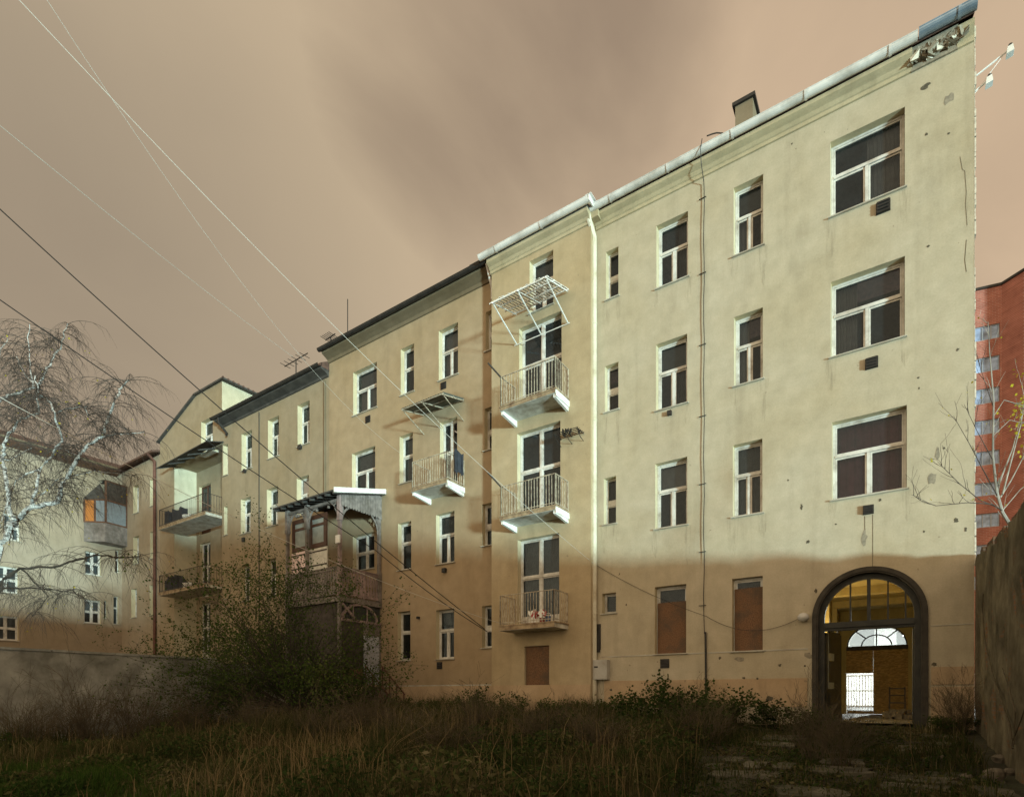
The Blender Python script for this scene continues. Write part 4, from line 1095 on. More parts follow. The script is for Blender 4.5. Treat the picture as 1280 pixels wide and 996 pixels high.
# steps with handrail
g = MB()
for k in range(5): g.box(VX1 + .01 + .26 * k, VX1 + .27 + .26 * k, -1.05, -.04, -.1, 1.3 - .24 * k)
g.build('steps', 'stone', V)
for y in (-1.0, -.12):
    g = MB()
    g.bar((VX1 + .1, y, 2.15), (VX1 + 1.4, y, 1.0), .04)
    g.bar((VX1 + .1, y, 1.75), (VX1 + 1.4, y, .6), .025)
    for k in range(4): g.bar((VX1 + .14 + .4 * k, y, 1.1 - .3 * k), (VX1 + .14 + .4 * k, y, 2.12 - .355 * k), .035)
    g.build('handrail', 'rust', V)
# little white box on the post
mb_ = thing('junction_box', (VX1 - .1, VY - .02, 7.0), 'small white junction box on the corner post of the timber veranda', 'junction box')
g = MB(); zz = G(425, 673, 21.3).z; g.box(VX1 - .16, VX1 + .06, VY - .06, VY - .005, zz - .15, zz + .15); g.build('case', 'white', mb_)
g = MB(); g.box(VX1 - .13, VX1 + .03, VY - .07, VY - .06, zz - .12, zz + .12); g.build('lid', 'white', mb_)

# ------------------------------------------------------------------ building D + E
XEL = P(200, 600)[0]; XDL = P(277.5, 600)[0]; XDR = XCL - .005
ZD = 15.2
D = thing('apartment_building', ((XEL + XDR) / 2, 4, 0.4), 'grey brown apartment house with raised gable end and two loggia balconies', 'apartment building', 'old apartment houses joined in one row')
Dw = [((302, 315, 536.6, 584), 'T'), ((335, 348.7, 519, 569), 'T'), ((372, 387, 500, 553), 'T'),
      ((301, 313.5, 620, 664.6), 'T'), ((333.6, 347.7, 607, 655), 'T'), ((371, 386, 593, 642), 'T'),
      ((301, 312, 705, 750), 'T'), ((333, 345, 696.5, 745), 'T'), ((279, 285, 554, 593), 'S'), ((280, 284.5, 632, 668), 'S'), ((280, 284.5, 711, 748), 'S'), ((300, 311, 785, 825), 'T')]
DH = [(hole(*a, dep=.28), k) for a, k in Dw]
Eh = hole(251.5, 266, 520, 563, dep=.28)
fD = front(0.0)
LX0 = P(218, 650)[0]; LX1 = XDL; LD = 1.25; LZT = P(245, 570)[1]
wD = MB(); wall_grid(wD, fD, XDL, XDR, -.6, ZD, [h for h, k in DH])
# raised gable part
xs1 = P(245, 490)[0]; ZT = P(280, 475)[1]; ZEL = P(200, 553)[1]
wall_grid(wD, fD, XEL, LX0, -.6, LZT, []); wall_grid(wD, fD, XEL, xs1, LZT, ZD, []); wall_grid(wD, fD, xs1, XDL, LZT, ZT, [Eh])
wD.add([fD(XEL, ZD, 0), fD(xs1, ZD, 0), fD(xs1, ZT, 0), fD(XEL, ZEL, 0)], [(0, 1, 2, 3)])
# loggia recess
fLg = front(LD)
Ld = []
for (l, r, t, zf) in ((249, 263.5, 603, 10.42), (250, 263, 676, 6.72), (250, 263, 752, 3.1)):
    a = P(l, t, LD)[0]; b, z1 = P(r, t, LD); Ld.append([a, b, zf, z1, .2])
wall_grid(wD, fLg, LX0, LX1, -.6, LZT, Ld)
wD.quad((LX0, 0, -.6), (LX0, LD, -.6), (LX0, LD, LZT), (LX0, 0, LZT), 3); wD.quad((LX1, 0, -.6), (LX1, LD, -.6), (LX1, LD, LZT), (LX1, 0, LZT), 0)
wD.quad((LX0, 0, LZT), (LX1, 0, LZT), (LX1, LD, LZT), (LX0, LD, LZT), 0)
shell(wD, XEL + .012, XDR - .01, LD + .02, BD, -.6, ZD, 2)
wD.quad((XEL + .012, 0, -.6), (XEL + .012, BD, -.6), (XEL + .012, BD, ZD), (XEL + .012, 0, ZD), 0)
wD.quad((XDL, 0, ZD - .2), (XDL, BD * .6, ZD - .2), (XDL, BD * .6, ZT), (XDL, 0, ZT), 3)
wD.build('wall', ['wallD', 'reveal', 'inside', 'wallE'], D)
for i, (h, k) in enumerate(DH): window(D, fD, h + [0, (.05, .95)], k, 'curtain' if i in (1, 4) else None)
window(D, fD, Eh, 'T')
for h in Ld: window(D, fLg, h, 'D', sill=False, name='balcony_door', frame='brownframe' if h[2] > 8 else 'frame')
gutter(D, XDL - .15, XDR - .02, -.5, ZD + .14, .09, 'darkmetal', 2.2)
cn = MB(); moulding(cn, XDL, XDR - .02, 0, ZD + .07, [(0, -.28), (-.05, -.27), (-.08, -.18), (-.42, -.07), (-.42, 0), (0, 0)]); cn.build('cornice', 'rooffelt', D)
gable_roof(D, XDL + .02, XDR - .02, ZD + .09, -.45, BD + .3, 3.0)
er = MB()
th = .09; yf = -.14
zt = ZT + .0
xe = XDL + .3
er.hexa([(xs1 - .1, yf, zt), (xe, yf, zt), (xe, BD * .6, zt), (xs1 - .1, BD * .6, zt), (xs1, yf, zt + th), (xe, yf, zt + th), (xe, BD * .6, zt + th), (xs1, BD * .6, zt + th)])
sl = Vector((XEL - xs1, 0, ZEL - ZT))
er.hexa([(xs1, yf, zt), (XEL - .15, yf, ZEL - .03), (XEL - .15, BD, ZEL - .03), (xs1, BD, zt), (xs1, yf, zt + th), (XEL - .15, yf, ZEL - .03 + th), (XEL - .15, BD, ZEL - .03 + th), (xs1, BD, zt + th)])
oer = er.build('gable_roof', 'rooffelt', D)
# tiles along the visible edge
tl = MB()
for k in range(18): 
    y = yf + .02 + k * .28; tl.tube([(xe - .03, y, zt + th - .01), (xe + .05, y, zt + th - .03)], .05, 7)
tl.build('ridge_tile', 'roof', oer)
dpD = MB(); xg = P(273, 530, -.45)[0]; dpD.tube([(xg, -.45, ZD + .05), (xg + .02, -.45, ZD - .2), (xg + .1, -.2, ZD - .5), (xg + .22, -.12, ZD - .7), (xg + .3, -.2, ZD - .82)], .06, 7); dpD.build('downpipe', 'darkmetal', D)
dq = MB(); xg = P(324.5, 600)[0]; dq.tube([(xg, -.03, ZD - .3), (xg, -.03, 1)], .02, 5); dq.build('conductor', 'darkmetal', D)
dq = MB(); xg = P(407, 600)[0]; dq.tube([(xg, -.06, ZD - .3), (xg, -.06, 6)], .035, 6); dq.build('drain_pipe', 'corniceC', D)
vent(D, 376, 559, s=.2, dep=.1, rnd=True); vent(D, 305, 674.5, s=.2, dep=.08, rnd=True); vent(D, 307, 589, s=.16, dep=.12, rnd=True)
# canopy over the loggia
cp = MB(); z = P(245, 568)[1]; xa = P(214, 570, -.1)[0]; xb = P(276, 575, -.1)[0]
cp.hexa([(xa, -.95, z - .55), (xb + .15, -.95, z - .35), (xb + .1, 0, z - .02), (xa, 0, z - .08), (xa, -.95, z - .51), (xb + .15, -.95, z - .31), (xb + .1, 0, z + .03), (xa, 0, z - .03)])
for k in range(5):
    x = xa + (xb - xa) * (k + .3) / 5; cp.bar((x, -.9, z - .55), (x, 0, z - .14), .05, .06)
cp.build('canopy', 'rooffelt', D)
for zf, nm in ((10.42, 'top'), (6.72, 'mid')):
    ob = balcony(D, LX0 + .02, LX1 - .02, 0.6, 1.45, zf, 'raildark', .13, .16, beams=False)
for k, (zf, mtl, lab) in enumerate(((10.44, 'rag', 'dark bundle stored on the upper loggia balcony'), (6.74, 'rag', 'dark bundle stored on the lower loggia balcony'))):
    x = LX0 + .8
    t = thing('storage_bundle', (x, -.4, zf), lab, 'bundle', 'bundles on the loggia balconies')
    g = MB(); rr = random.Random(k)
    for j in range(10):
        q = rr.uniform(-.5, 1.3); g.hexa([(x + q + sx * rr.uniform(.1, .2), -.45 + sy * rr.uniform(.1, .2), zf + .01 + sz * rr.uniform(.4, .95)) for sx, sy, sz in ((-1, -1, 0), (1, -1, 0), (1, 1, 0), (-1, 1, 0), (-1, -1, 1), (1, -1, 1), (1, 1, 1), (-1, 1, 1))])
    g.build('cover', mtl, t)
    g = MB(); g.tube([(x + 1.6, -.5, zf + .01), (x + 1.6, -.5, zf + .3), (x + 1.6, -.5, zf + .34)], [.16, .22, .2], 10); g.sphere((x + 1.95, -.5, zf + .2), .17, 8, 6); g.build('sack', 'white', t)

# antennas
def yagi(px, py0, py1, Y, lab, boom, elems, tilt=0.0):
    x, z0 = P(px, py0, Y); _, z1 = P(px, py1, Y)
    t = thing('tv_antenna', (x, Y, z0), lab, 'antenna', 'antennas on the roofs')
    g = MB(); g.tube([(x, Y, z0 - .6), (x + tilt, Y, z1)], .028, 5); g.build('mast', 'darkmetal', t)
    g = MB(); g.bar((x + tilt - boom / 2, Y, z1 - .02), (x + tilt + boom / 2, Y, z1 + .03), .035)
    for k in range(elems):
        xx = x + tilt - boom / 2 + boom * (k + .2) / elems; g.bar((xx, Y - .3, z1), (xx, Y + .3, z1), .02)
    g.build('array', 'darkmetal', t)
yagi(370, 474, 450, 1.5, 'wide television antenna on the roof of the grey brown house', 1.9, 6)
yagi(419, 433, 418, 1.0, 'small tilted antenna at the left end of the ochre house roof', .7, 6, -.35)
x, z0 = P(434.5, 430, 1.5); z1 = P(434.5, 374, 1.5)[1]
t = thing('aerial_mast', (x, 1.5, z0), 'tall thin bare aerial mast on the ochre house roof', 'antenna', 'antennas on the roofs')
g = MB(); g.tube([(x, 1.5, z0 - .6), (x, 1.5, z1)], .022, 5); g.build('rod', 'darkmetal', t)
g = MB(); g.sphere((x + .35, 1.2, z0 + .12), .12, 8, 6); g.tube([(x + .35, 1.2, z0 - .3), (x + .35, 1.2, z0 + .1)], .02, 5); g.build('dish', 'darkmetal', t)

# ------------------------------------------------------------------ far wing F + G
XG = -41.3; XFR = XEL - .006
ZF_ = 15.25
Gb = thing('apartment_building', (XG, -4, 0.4), 'far warm cream wing turning the corner with an enclosed corner balcony', 'apartment building', 'old apartment houses joined in one row')
Fw = [(166.5, 173.5, 605, 640), (187.5, 194, 597, 631), (166.5, 173.5, 669, 703.5), (187.5, 194, 663, 697), (164, 171, 735, 771), (187, 194, 730, 768)]
FH = [hole(*a, dep=.28) for a in Fw]
wG = MB(); fF = front(0.0); wall_grid(wG, fF, XG, XFR, -.6, ZF_, FH)
fG = east(XG)
Gw = [(105, 126, 751, 780, 'X'), (106, 126, 691.5, 720, 'X'), (-8, 23, 771, 801, 'X'), (-8, 23, 710, 742, 'X'), (4, 25, 645, 677, 'X'), (142, 148, 745.5, 780, 'N'), (144, 149, 688, 716, 'N'), (130, 134, 751, 773, 'S')]
GH = []
for l, r, t, b, k in Gw:
    y0 = Q(l, t, XG)[0]; y1, z1 = Q(r, t, XG); z0 = Q(r, b, XG)[1]; GH.append(([y0, y1, z0, z1, .2], k))
GY0 = -26.0
wall_grid(wG, fG, GY0, 0.0, -.6, ZF_, [h for h, k in GH])
wG.quad((XG - 9, GY0, -.6), (XG, GY0, -.6), (XG, GY0, ZF_), (XG - 9, GY0, ZF_), 0)
wG.quad((XG - 9, GY0, -.6), (XG - 9, 9, -.6), (XG - 9, 9, ZF_), (XG - 9, GY0, ZF_), 2)
wG.quad((XG - 9, 9, -.6), (XFR, 9, -.6), (XFR, 9, ZF_), (XG - 9, 9, ZF_), 2); wG.quad((XFR, 0, -.6), (XFR, 9, -.6), (XFR, 9, ZF_), (XFR, 0, ZF_), 2)
wG.build('wall', ['wallG', 'reveal', 'inside'], Gb)
for h in FH: window(Gb, fF, h, 'T')
for h, k in GH: window(Gb, fG, h, k, curtain='curtain' if k == 'X' and h[2] < 4.5 else None)
rg_ = MB()
rg_.hexa([(XG + .55, GY0 - .4, ZF_ - .12), (XG + .55, -.3, ZF_ - .12), (XG - 4.5, -.3 + 4, ZF_ + 1.9), (XG - 4.5, GY0 - .4, ZF_ + 1.9), (XG + .55, GY0 - .4, ZF_ + .1), (XG + .55, -.3, ZF_ + .1), (XG - 4.5, -.3 + 4, ZF_ + 2.1), (XG - 4.5, GY0 - .4, ZF_ + 2.1)])
rg_.hexa([(XG - .4, -.45, ZF_ - .0), (XFR - .02, -.45, ZF_ - .0), (XFR - .02, 4.5, ZF_ + 1.7), (XG - 4.5, 4.5, ZF_ + 1.7), (XG - .4, -.45, ZF_ + .12), (XFR - .02, -.45, ZF_ + .12), (XFR - .02, 4.5, ZF_ + 1.85), (XG - 4.5, 4.5, ZF_ + 1.85)])
rg_.build('roof', 'roof', Gb)
sf = MB(); sf.hexa([(XG + .003, GY0 - .3, ZF_ - .35), (XG + .003, -.3, ZF_ - .35), (XG + .5, -.3, ZF_ - .14), (XG + .5, GY0 - .3, ZF_ - .14), (XG + .003, GY0 - .3, ZF_ - .1), (XG + .003, -.3, ZF_ - .1), (XG + .52, -.3, ZF_ - .1), (XG + .52, GY0 - .3, ZF_ - .1)])
sf.build('soffit', 'soffit', Gb)
gg = MB(); gg.tube([(XG + .62, GY0, ZF_ - .02), (XG + .62, -.5, ZF_ - .02)], .07, 7); gg.build('gutter', 'corniceC', Gb)
dp = MB(); xd = P(195.5, 650)[0]; dp.tube([(xd, -.5, ZF_ - .02), (xd, -.1, ZF_ - .35), (xd, -.1, .3)], .085, 8); dp.build('downpipe', 'rust', Gb)
# enclosed corner balcony
fl = [(XG + .002, -2.05), (XG + .95, -1.25), (XG + .75, -.004)]
zb0, zb1, zt1, ztl = Q(120, 681, XG)[1] + .1, Q(120, 655, XG)[1], Q(118, 603, XG)[1], Q(118, 627, XG)[1]
g = MB()
g.add([(x, y, zb0) for x, y in fl] + [(XG + .002, -.004, zb0)] + [(x, y, zb0 + .14) for x, y in fl] + [(XG + .002, -.004, zb0 + .14)], [(0, 1, 2, 3), (4, 5, 6, 7), (0, 1, 5, 4), (1, 2, 6, 5)])
for (a, b) in ((fl[0], fl[1]), (fl[1], fl[2])):
    g.bar((a[0], a[1], (zb0 + zb1) / 2), (b[0], b[1], (zb0 + zb1) / 2), .05, zb1 - zb0 - .01)
ob = g.build('enclosed_balcony', 'timber', Gb, label='enclosed timber corner balcony with a lit amber pane')
g = MB()
for (x, y), zz in zip(fl + [((fl[0][0] + fl[1][0]) / 2, (fl[0][1] + fl[1][1]) / 2)], (ztl, zt1, zt1, ztl)): g.bar((x, y, zb1), (x, y, zz), .09)
for zz in (zb1, ztl, zt1):
    for (a, b) in ((fl[0], fl[1]), (fl[1], fl[2])):
        if zz == zt1 and a is fl[0]: continue
        g.bar((a[0], a[1], zz), (b[0], b[1], zz), .09)
g.build('post', 'soffit', ob)
def lerp2(a, b, t): return (a[0] + (b[0] - a[0]) * t, a[1] + (b[1] - a[1]) * t)
g = MB(); a, b = lerp2(fl[0], fl[1], .06), lerp2(fl[0], fl[1], .48)
zm = ztl
g.quad((*a, zb1), (*b, zb1), (*b, zm), (*a, zm)); g.build('lit_pane', 'amber', ob)
g = MB(); a, b = lerp2(fl[0], fl[1], .52), lerp2(fl[0], fl[1], .94); g.quad((*a, zb1), (*b, zb1), (*b, ztl), (*a, ztl))
a, b = lerp2(fl[1], fl[2], .05), lerp2(fl[1], fl[2], .95); g.quad((*a, zb1), (*b, zb1), (*b, ztl), (*a, ztl)); g.build('pane', 'curtain', ob)
g = MB(); g.quad((*a, ztl), (*b, ztl), (*b, zt1), (*a, zt1)); g.build('upper_pane', 'darkwood', ob)
g = MB(); g.add([(XG, -2.15, ztl), (XG + 1.05, -1.3, ztl + .05), (XG + .1, -1.25, zt1), (XG + 1.05, -1.3, zt1 + .02), (XG + .85, 0, zt1 + .02), (XG, 0, zt1 + .25), (XG, -1.3, zt1 + .2)], [(0, 1, 2), (2, 3, 4, 5), (3, 4, 5, 6)]); g.build('canopy', 'rooffelt', ob)

# ------------------------------------------------------------------ yard walls
def ragged_wall(name, fn, u0, u1, zb, top, th, m, label, step=.22, amp=.06, seed=1, coping=None):
    rr = random.Random(seed); g = MB(); n = max(2, int(abs(u1 - u0) / step)); cols = []
    for i in range(n + 1):
        u = u0 + (u1 - u0) * i / n; z = top(u) + rr.uniform(-amp, amp)
        zs = [zb, zb + .8, zb + 1.6, zb + 2.4, z - .3, z] if z - zb > 3 else [zb, (zb + z) / 2, z]
        cols.append([[fn(u, zz, (rr.uniform(-.025, .025) if k else 0)) for k, zz in enumerate(zs)], [fn(u, zz, th + (rr.uniform(-.025, .025) if k else 0)) for k, zz in enumerate(zs)]])
    for a, b in zip(cols[:-1], cols[1:]):
        L = len(a[0])
        for s in (0, 1):
            for k in range(L - 1): g.quad(a[s][k], b[s][k], b[s][k + 1], a[s][k + 1])
        g.quad(a[0][-1], b[0][-1], b[1][-1], a[1][-1])
    for e in (cols[0], cols[-1]):
        for k in range(len(e[0]) - 1): g.quad(e[0][k], e[1][k], e[1][k + 1], e[0][k + 1])
    return g, rr
XW = P(1219, 800)[0]
def topR(y):
    base = [(0, 4.0), (-.8, 3.95), (-2, 3.85), (-3.2, 3.7), (-5.9, 3.6), (-8, 3.9), (-11, 4.2), (-21, 4.8)]
    for (a, za_), (b, zb_) in zip(base[:-1], base[1:]):
        if b <= y <= a: return za_ + (zb_ - za_) * (a - y) / (a - b)
    return base[-1][1]
g, rr = ragged_wall('wall', lambda u, v, w: (XW + w, u, v), -.03, -21.0, -1.5, topR, .35, 'rightwall', '')
RW = thing('boundary_wall', (XW + .17, -10, 0), 'tall crumbling rendered brick boundary wall beside the arched gateway', 'wall')
g.build('masonry', 'rightwall', RW)
g = MB(); rr = random.Random(12); y = -.1
while y > -20.5:
    dy = rr.uniform(.16, .3)
    if rr.random() < .7:
        z = topR(y - dy / 2); h = rr.uniform(.05, .16); g.hexa([(XW + sx + rr.uniform(-.02, .02), y - (dy * .93 if sy else 0), z - .12 + (h + .08) * sz + rr.uniform(-.02, .02)) for sx, sy, sz in ((.02, 0, 0), (.3, 0, 0), (.3, 1, 0), (.02, 1, 0), (.02, 0, 1), (.3, 0, 1), (.3, 1, 1), (.02, 1, 1))])
    y -= dy
g.build('capping_brick', brickmat('capping', (.15, .085, .055), (.19, .11, .07), (.12, .1, .08)), RW)
XL = -18.75
YL0 = -24.0
g, rr = ragged_wall('wall', lambda u, v, w: (XL - w, u, v), YL0, VY - .05, -1.5, lambda y: 2.16 + .012 * math.sin(y * 2) - (.12 if y > -6.2 else 0), .25, 'yardwall', '', .4, .02, 3)
LW = thing('garden_wall', (XL - .12, -10, 0), 'low dark grey rendered garden wall at the back of the weedy yard', 'wall')
g.build('masonry', 'yardwall', LW)
g = MB()
for k in range(12): g.box(XL - .29, XL + .04, YL0 + k * 1.5, YL0 + k * 1.5 + 1.46, 2.15, 2.21)
g.build('coping', 'yardwall', LW)

# ------------------------------------------------------------------ tower
def tower():
    t = thing('brick_tower', G(1252, 700, 60), 'red brick high rise with bands of windows beyond the boundary wall', 'tower block')
    ztop = 1 + 512 * 60 / FPX
    a = G(1190, 868, 61.7); b = G(1252, 868, 60); c = G(1310, 868, 56.0)
    for p in (a, b, c): p.z = 0
    nrm = Vector((b.y - a.y, -(b.x - a.x), 0)).normalized()
    if nrm.y > 0: nrm = -nrm
    back = Vector((0.4, 14, 0)); zb = -22.0
    pts = [a, b, c, c + back, a + back]
    m = MB(); n = len(pts)
    # front left face with window bands as real recesses
    L = (b - a).length; d = (b - a) / L; inn = -nrm
    fT = lambda u, v, w: tuple(a + d * u + inn * w + Vector((0, 0, v)))
    rows = [(406, 424), (445.5, 464), (484.5, 503.5), (524, 542), (563, 580.5), (602.5, 619), (641, 658.5), (680, 697), (719, 736)]
    HW = []
    for y0, y1 in rows:
        HW.append([L * .12, L * .965, 1 + (868 - y1) * 60.4 / FPX, 1 + (868 - y0) * 60.4 / FPX, .25])
    wall_grid(m, fT, 0, L, zb, ztop, HW)
    for i in range(1, n):
        p, q = pts[i], pts[(i + 1) % n]; m.quad((p.x, p.y, zb), (q.x, q.y, zb), (q.x, q.y, ztop), (p.x, p.y, ztop))
    m.add([(p.x, p.y, ztop - .3) for p in pts], [tuple(range(n))])
    m.build('wall', 'tower', t)
    for h in HW:
        f = MB(); ring(f, fT, h[0] + .01, h[1] - .01, h[2] + .01, h[3] - .01, .09, .12, .2)
        for k in (1, 2, 3, 4): u = h[0] + (h[1] - h[0]) * k / 5; ubox(f, fT, u - .05, u + .05, h[2] + .1, h[3] - .1, .12, .2)
        o = f.build('window', 'towerframe', t)
        p_ = MB(); p_.quad(fT(h[0], h[2], .19), fT(h[1], h[2], .19), fT(h[1], h[3], .19), fT(h[0], h[3], .19)); p_.build('pane', 'towerglass', o)
    cpg = MB()
    for p, q in zip(pts, pts[1:] + pts[:1]): cpg.bar((p.x, p.y, ztop + .07), (q.x, q.y, ztop + .07), .3, .25)
    cpg.build('parapet', 'darkmetal', t)
tower()

# ------------------------------------------------------------------ street beyond the passage
g = MB(); g.box(-14, 14, 9.3, 30, .24, .262); tag(g.build('road', 'asphalt'), 'street surface seen through the passage', None, None, 'structure')
st = thing('street_house', (0, 30.5, .26), 'pale house front across the street seen through the fanlight', 'house')
g = MB(); wall_grid(g, front(28.0), -14, 3.4, .2, 10, [[-13 + 2.6 * k, -11.6 + 2.6 * k, 3.6, 5.6, .2] for k in range(6)] + [[-13 + 2.6 * k, -11.6 + 2.6 * k, 7, 9, .2] for k in range(6)])
g.box(-14, 3.4, 28.5, 34, .2, 10); g.build('wall', 'streetwall', st)
g = MB()
for k in range(6):
    for z in (3.6, 7): g.quad((-13 + 2.6 * k, 28.2, z), (-11.6 + 2.6 * k, 28.2, z), (-11.6 + 2.6 * k, 28.2, z + 2), (-13 + 2.6 * k, 28.2, z + 2))
tag(g.build('window_glass', 'glassdark', st), kind='stuff')
fe = thing('white_fence', (0, 17, .26), 'white metal bar fence beyond the gap in the street door', 'fence')
g = MB()
for k in range(70): x = -5 + k * .12; g.bar((x, 17, .3), (x, 17, 2.0), .035)
for z in (.45, 1.2, 1.95): g.bar((-5.1, 17, z), (3.4, 17, z), .05)
g.build('panel', 'white', fe)
g = MB()
for k in range(4): x = -5.05 + k * 2.8; g.bar((x, 17, .26), (x, 17, 2.15), .09)
g.build('post', 'white', fe)
lz = 1 + (3.05 - 1) * 36.2 / 24.2
lx_ = P(1134, 797, 8.0)[0] * 36.2 / 24.2; lz = 1 + (P(1134, 797, 8.0)[1] - 1) * 36.2 / 24.2
sl_ = thing('street_lamp', (lx_ + .5, 20, .26), 'lit street lamp sparkling through the fanlight at the end of the passage', 'street lamp')
g = MB(); g.tube([(lx_ + .5, 20, .26), (lx_ + .5, 20, lz + .2), (lx_ + .3, 20, lz + .35), (lx_, 20, lz + .25)], .05, 8); g.build('pole', 'darkmetal', sl_)
g = MB(); g.hexa([(lx_ - .2, 19.85, lz + .1), (lx_ + .2, 19.85, lz + .1), (lx_ + .2, 20.15, lz + .1), (lx_ - .2, 20.15, lz + .1), (lx_ - .12, 19.9, lz + .25), (lx_ + .12, 19.9, lz + .25), (lx_ + .12, 20.1, lz + .25), (lx_ - .12, 20.1, lz + .25)]); g.build('head', 'darkmetal', sl_)
g = MB(); g.sphere((lx_, 20, lz), .1, 12, 8); g.build('bulb', 'streetbulb', sl_)
point('street_lamp_light', (lx_, 19.7, lz + .0), (0.92, 1.0, 0.98), 9000, 0.15)

# passage contents
ch = thing('broken_chair', (-.15, 5.2, ATH), 'old wooden chair standing by the far door in the passage', 'chair')
x, y = P(1112, 880, 5.5)[0], 5.5
for nm, bars in (('leg', [((x, y, ATH), (x, y, ATH + .95))]), ('leg', [((x + .4, y, ATH), (x + .4, y, ATH + .95))]), ('leg', [((x, y - .4, ATH), (x, y - .4, ATH + .45))]), ('leg', [((x + .4, y - .4, ATH), (x + .4, y - .4, ATH + .45))]), ('backrest', [((x, y, ATH + .9), (x + .4, y, ATH + .9)), ((x, y, ATH + .68), (x + .4, y, ATH + .68))])):
    g = MB()
    for a, b in bars: g.bar(a, b, .045)
    g.build(nm, 'darkwood', ch)
g = MB(); g.box(x - .02, x + .42, y - .42, y + .02, ATH + .43, ATH + .47); g.build('seat', 'darkwood', ch)
def stone(name, c, r, m, label, cat, group=None, seed=0, sz=.6):
    rr = random.Random(seed); g = MB(); g.sphere((0, 0, 0), 1, 9, 6)
    off = [Vector((rr.uniform(-1, 1), rr.uniform(-1, 1), rr.uniform(-1, 1))) for _ in range(7)]
    vs = []
    for v in g.v:
        v = Vector(v); k = 1.0
        for o in off: k -= max(0, v.dot(o.normalized()) - .55) * .5
        vs.append((c[0] + v.x * k * r, c[1] + v.y * k * r * .85, c[2] + v.z * k * r * sz))
    g.v = vs; o = g.build(name, m, local=c); return tag(o, label, cat, group)
rr = random.Random(9)
gx = P(1126, 885, 3.6)[0]
g = MB()
for k in range(34):
    cx_, cy_ = gx + rr.gauss(0, .22), 3.9 + rr.gauss(0, .25); s = rr.uniform(.04, .12); zz = ATH + rr.uniform(0, .22)
    g.hexa([(cx_ + sx * s * rr.uniform(.6, 1.3), cy_ + sy * s * rr.uniform(.6, 1.3), zz + sz * s * rr.uniform(.6, 1.2)) for sx, sy, sz in ((-1, -1, -1), (1, -1, -1), (1, 1, -1), (-1, 1, -1), (-1, -1, 1), (1, -1, 1), (1, 1, 1), (-1, 1, 1))])
tag(g.build('rubble', 'stone'), 'heap of broken bricks and debris on the passage floor', None, None, 'stuff')
g = MB(); sx0 = P(1022, 890, .3)[0]; g.box(sx0, sx0 + .5, .02, .9, ATH - .2, ATH + .06); g.box(sx0, sx0 + .42, .9, 2.3, ATH, ATH + .16)
tag(g.build('stone_step', 'paving'), 'grey stone kerb step along the inner side of the gateway', 'step')

# ------------------------------------------------------------------ paving in the yard
pv = MB(); rr = random.Random(21)
yy = -1.0
while yy > -10.2:
    dy = rr.uniform(.45, 1.0); xx = -2.5 - .12 * (yy + 9) + rr.uniform(-.3, .3)
    while xx < 1.15:
        dx = rr.uniform(.4, 1.2)
        if rr.random() < (.62 if yy < -4.5 else .22):
            x0, x1, y0, y1 = xx + .03, min(xx + dx - .03, 1.3), yy - dy + .03, yy - .03
            n = 13; pts = []
            for k in range(n):
                tt = 2 * math.pi * k / n + .26; cx_, cy_ = math.cos(tt), math.sin(tt); m_ = max(abs(cx_), abs(cy_)); q = rr.uniform(.66, 1.0)
                pts.append(((x0 + x1) / 2 + cx_ / m_ * (x1 - x0) / 2 * q, (y0 + y1) / 2 + cy_ / m_ * (y1 - y0) / 2 * q))
            zc = gh((x0 + x1) / 2, (y0 + y1) / 2) + rr.uniform(-.005, .03); ta, tb = rr.uniform(-.03, .03), rr.uniform(-.03, .03)
            fnp = lambda u, v, t, zc=zc, ta=ta, tb=tb, cx=(x0 + x1) / 2, cy=(y0 + y1) / 2: (u, v, zc + (u - cx) * ta + (v - cy) * tb + 0.075 * (v - cy) + t)
            pv.prism(pts, fnp, -.15, 0)
        xx += dx
    yy -= dy
tag(pv.build('path', 'paving'), 'broken mossy concrete slabs leading to the arched gateway', None, None, 'structure')
for i, (px, dep, r, lab) in enumerate(((1243, 8.2, .17, 'pale angular boulder at the foot of the boundary wall'), (1262, 8.5, .11, 'smaller stone beside the angular boulder'), (1208, 8.3, .09, 'flat stone lying on the slabs short of the boulder'), (1178, 9.6, .07, 'small pale stone alone on the middle of the slabs'), (1250, 9.3, .13, 'stone half buried in litter behind the angular boulder'))):
    p = G(px, 900, dep); p.z = gh(p.x, p.y) + r * .35
    stone('rock', p, r, 'stone', lab, 'rock', 'loose stones on the slabs', i, .7)

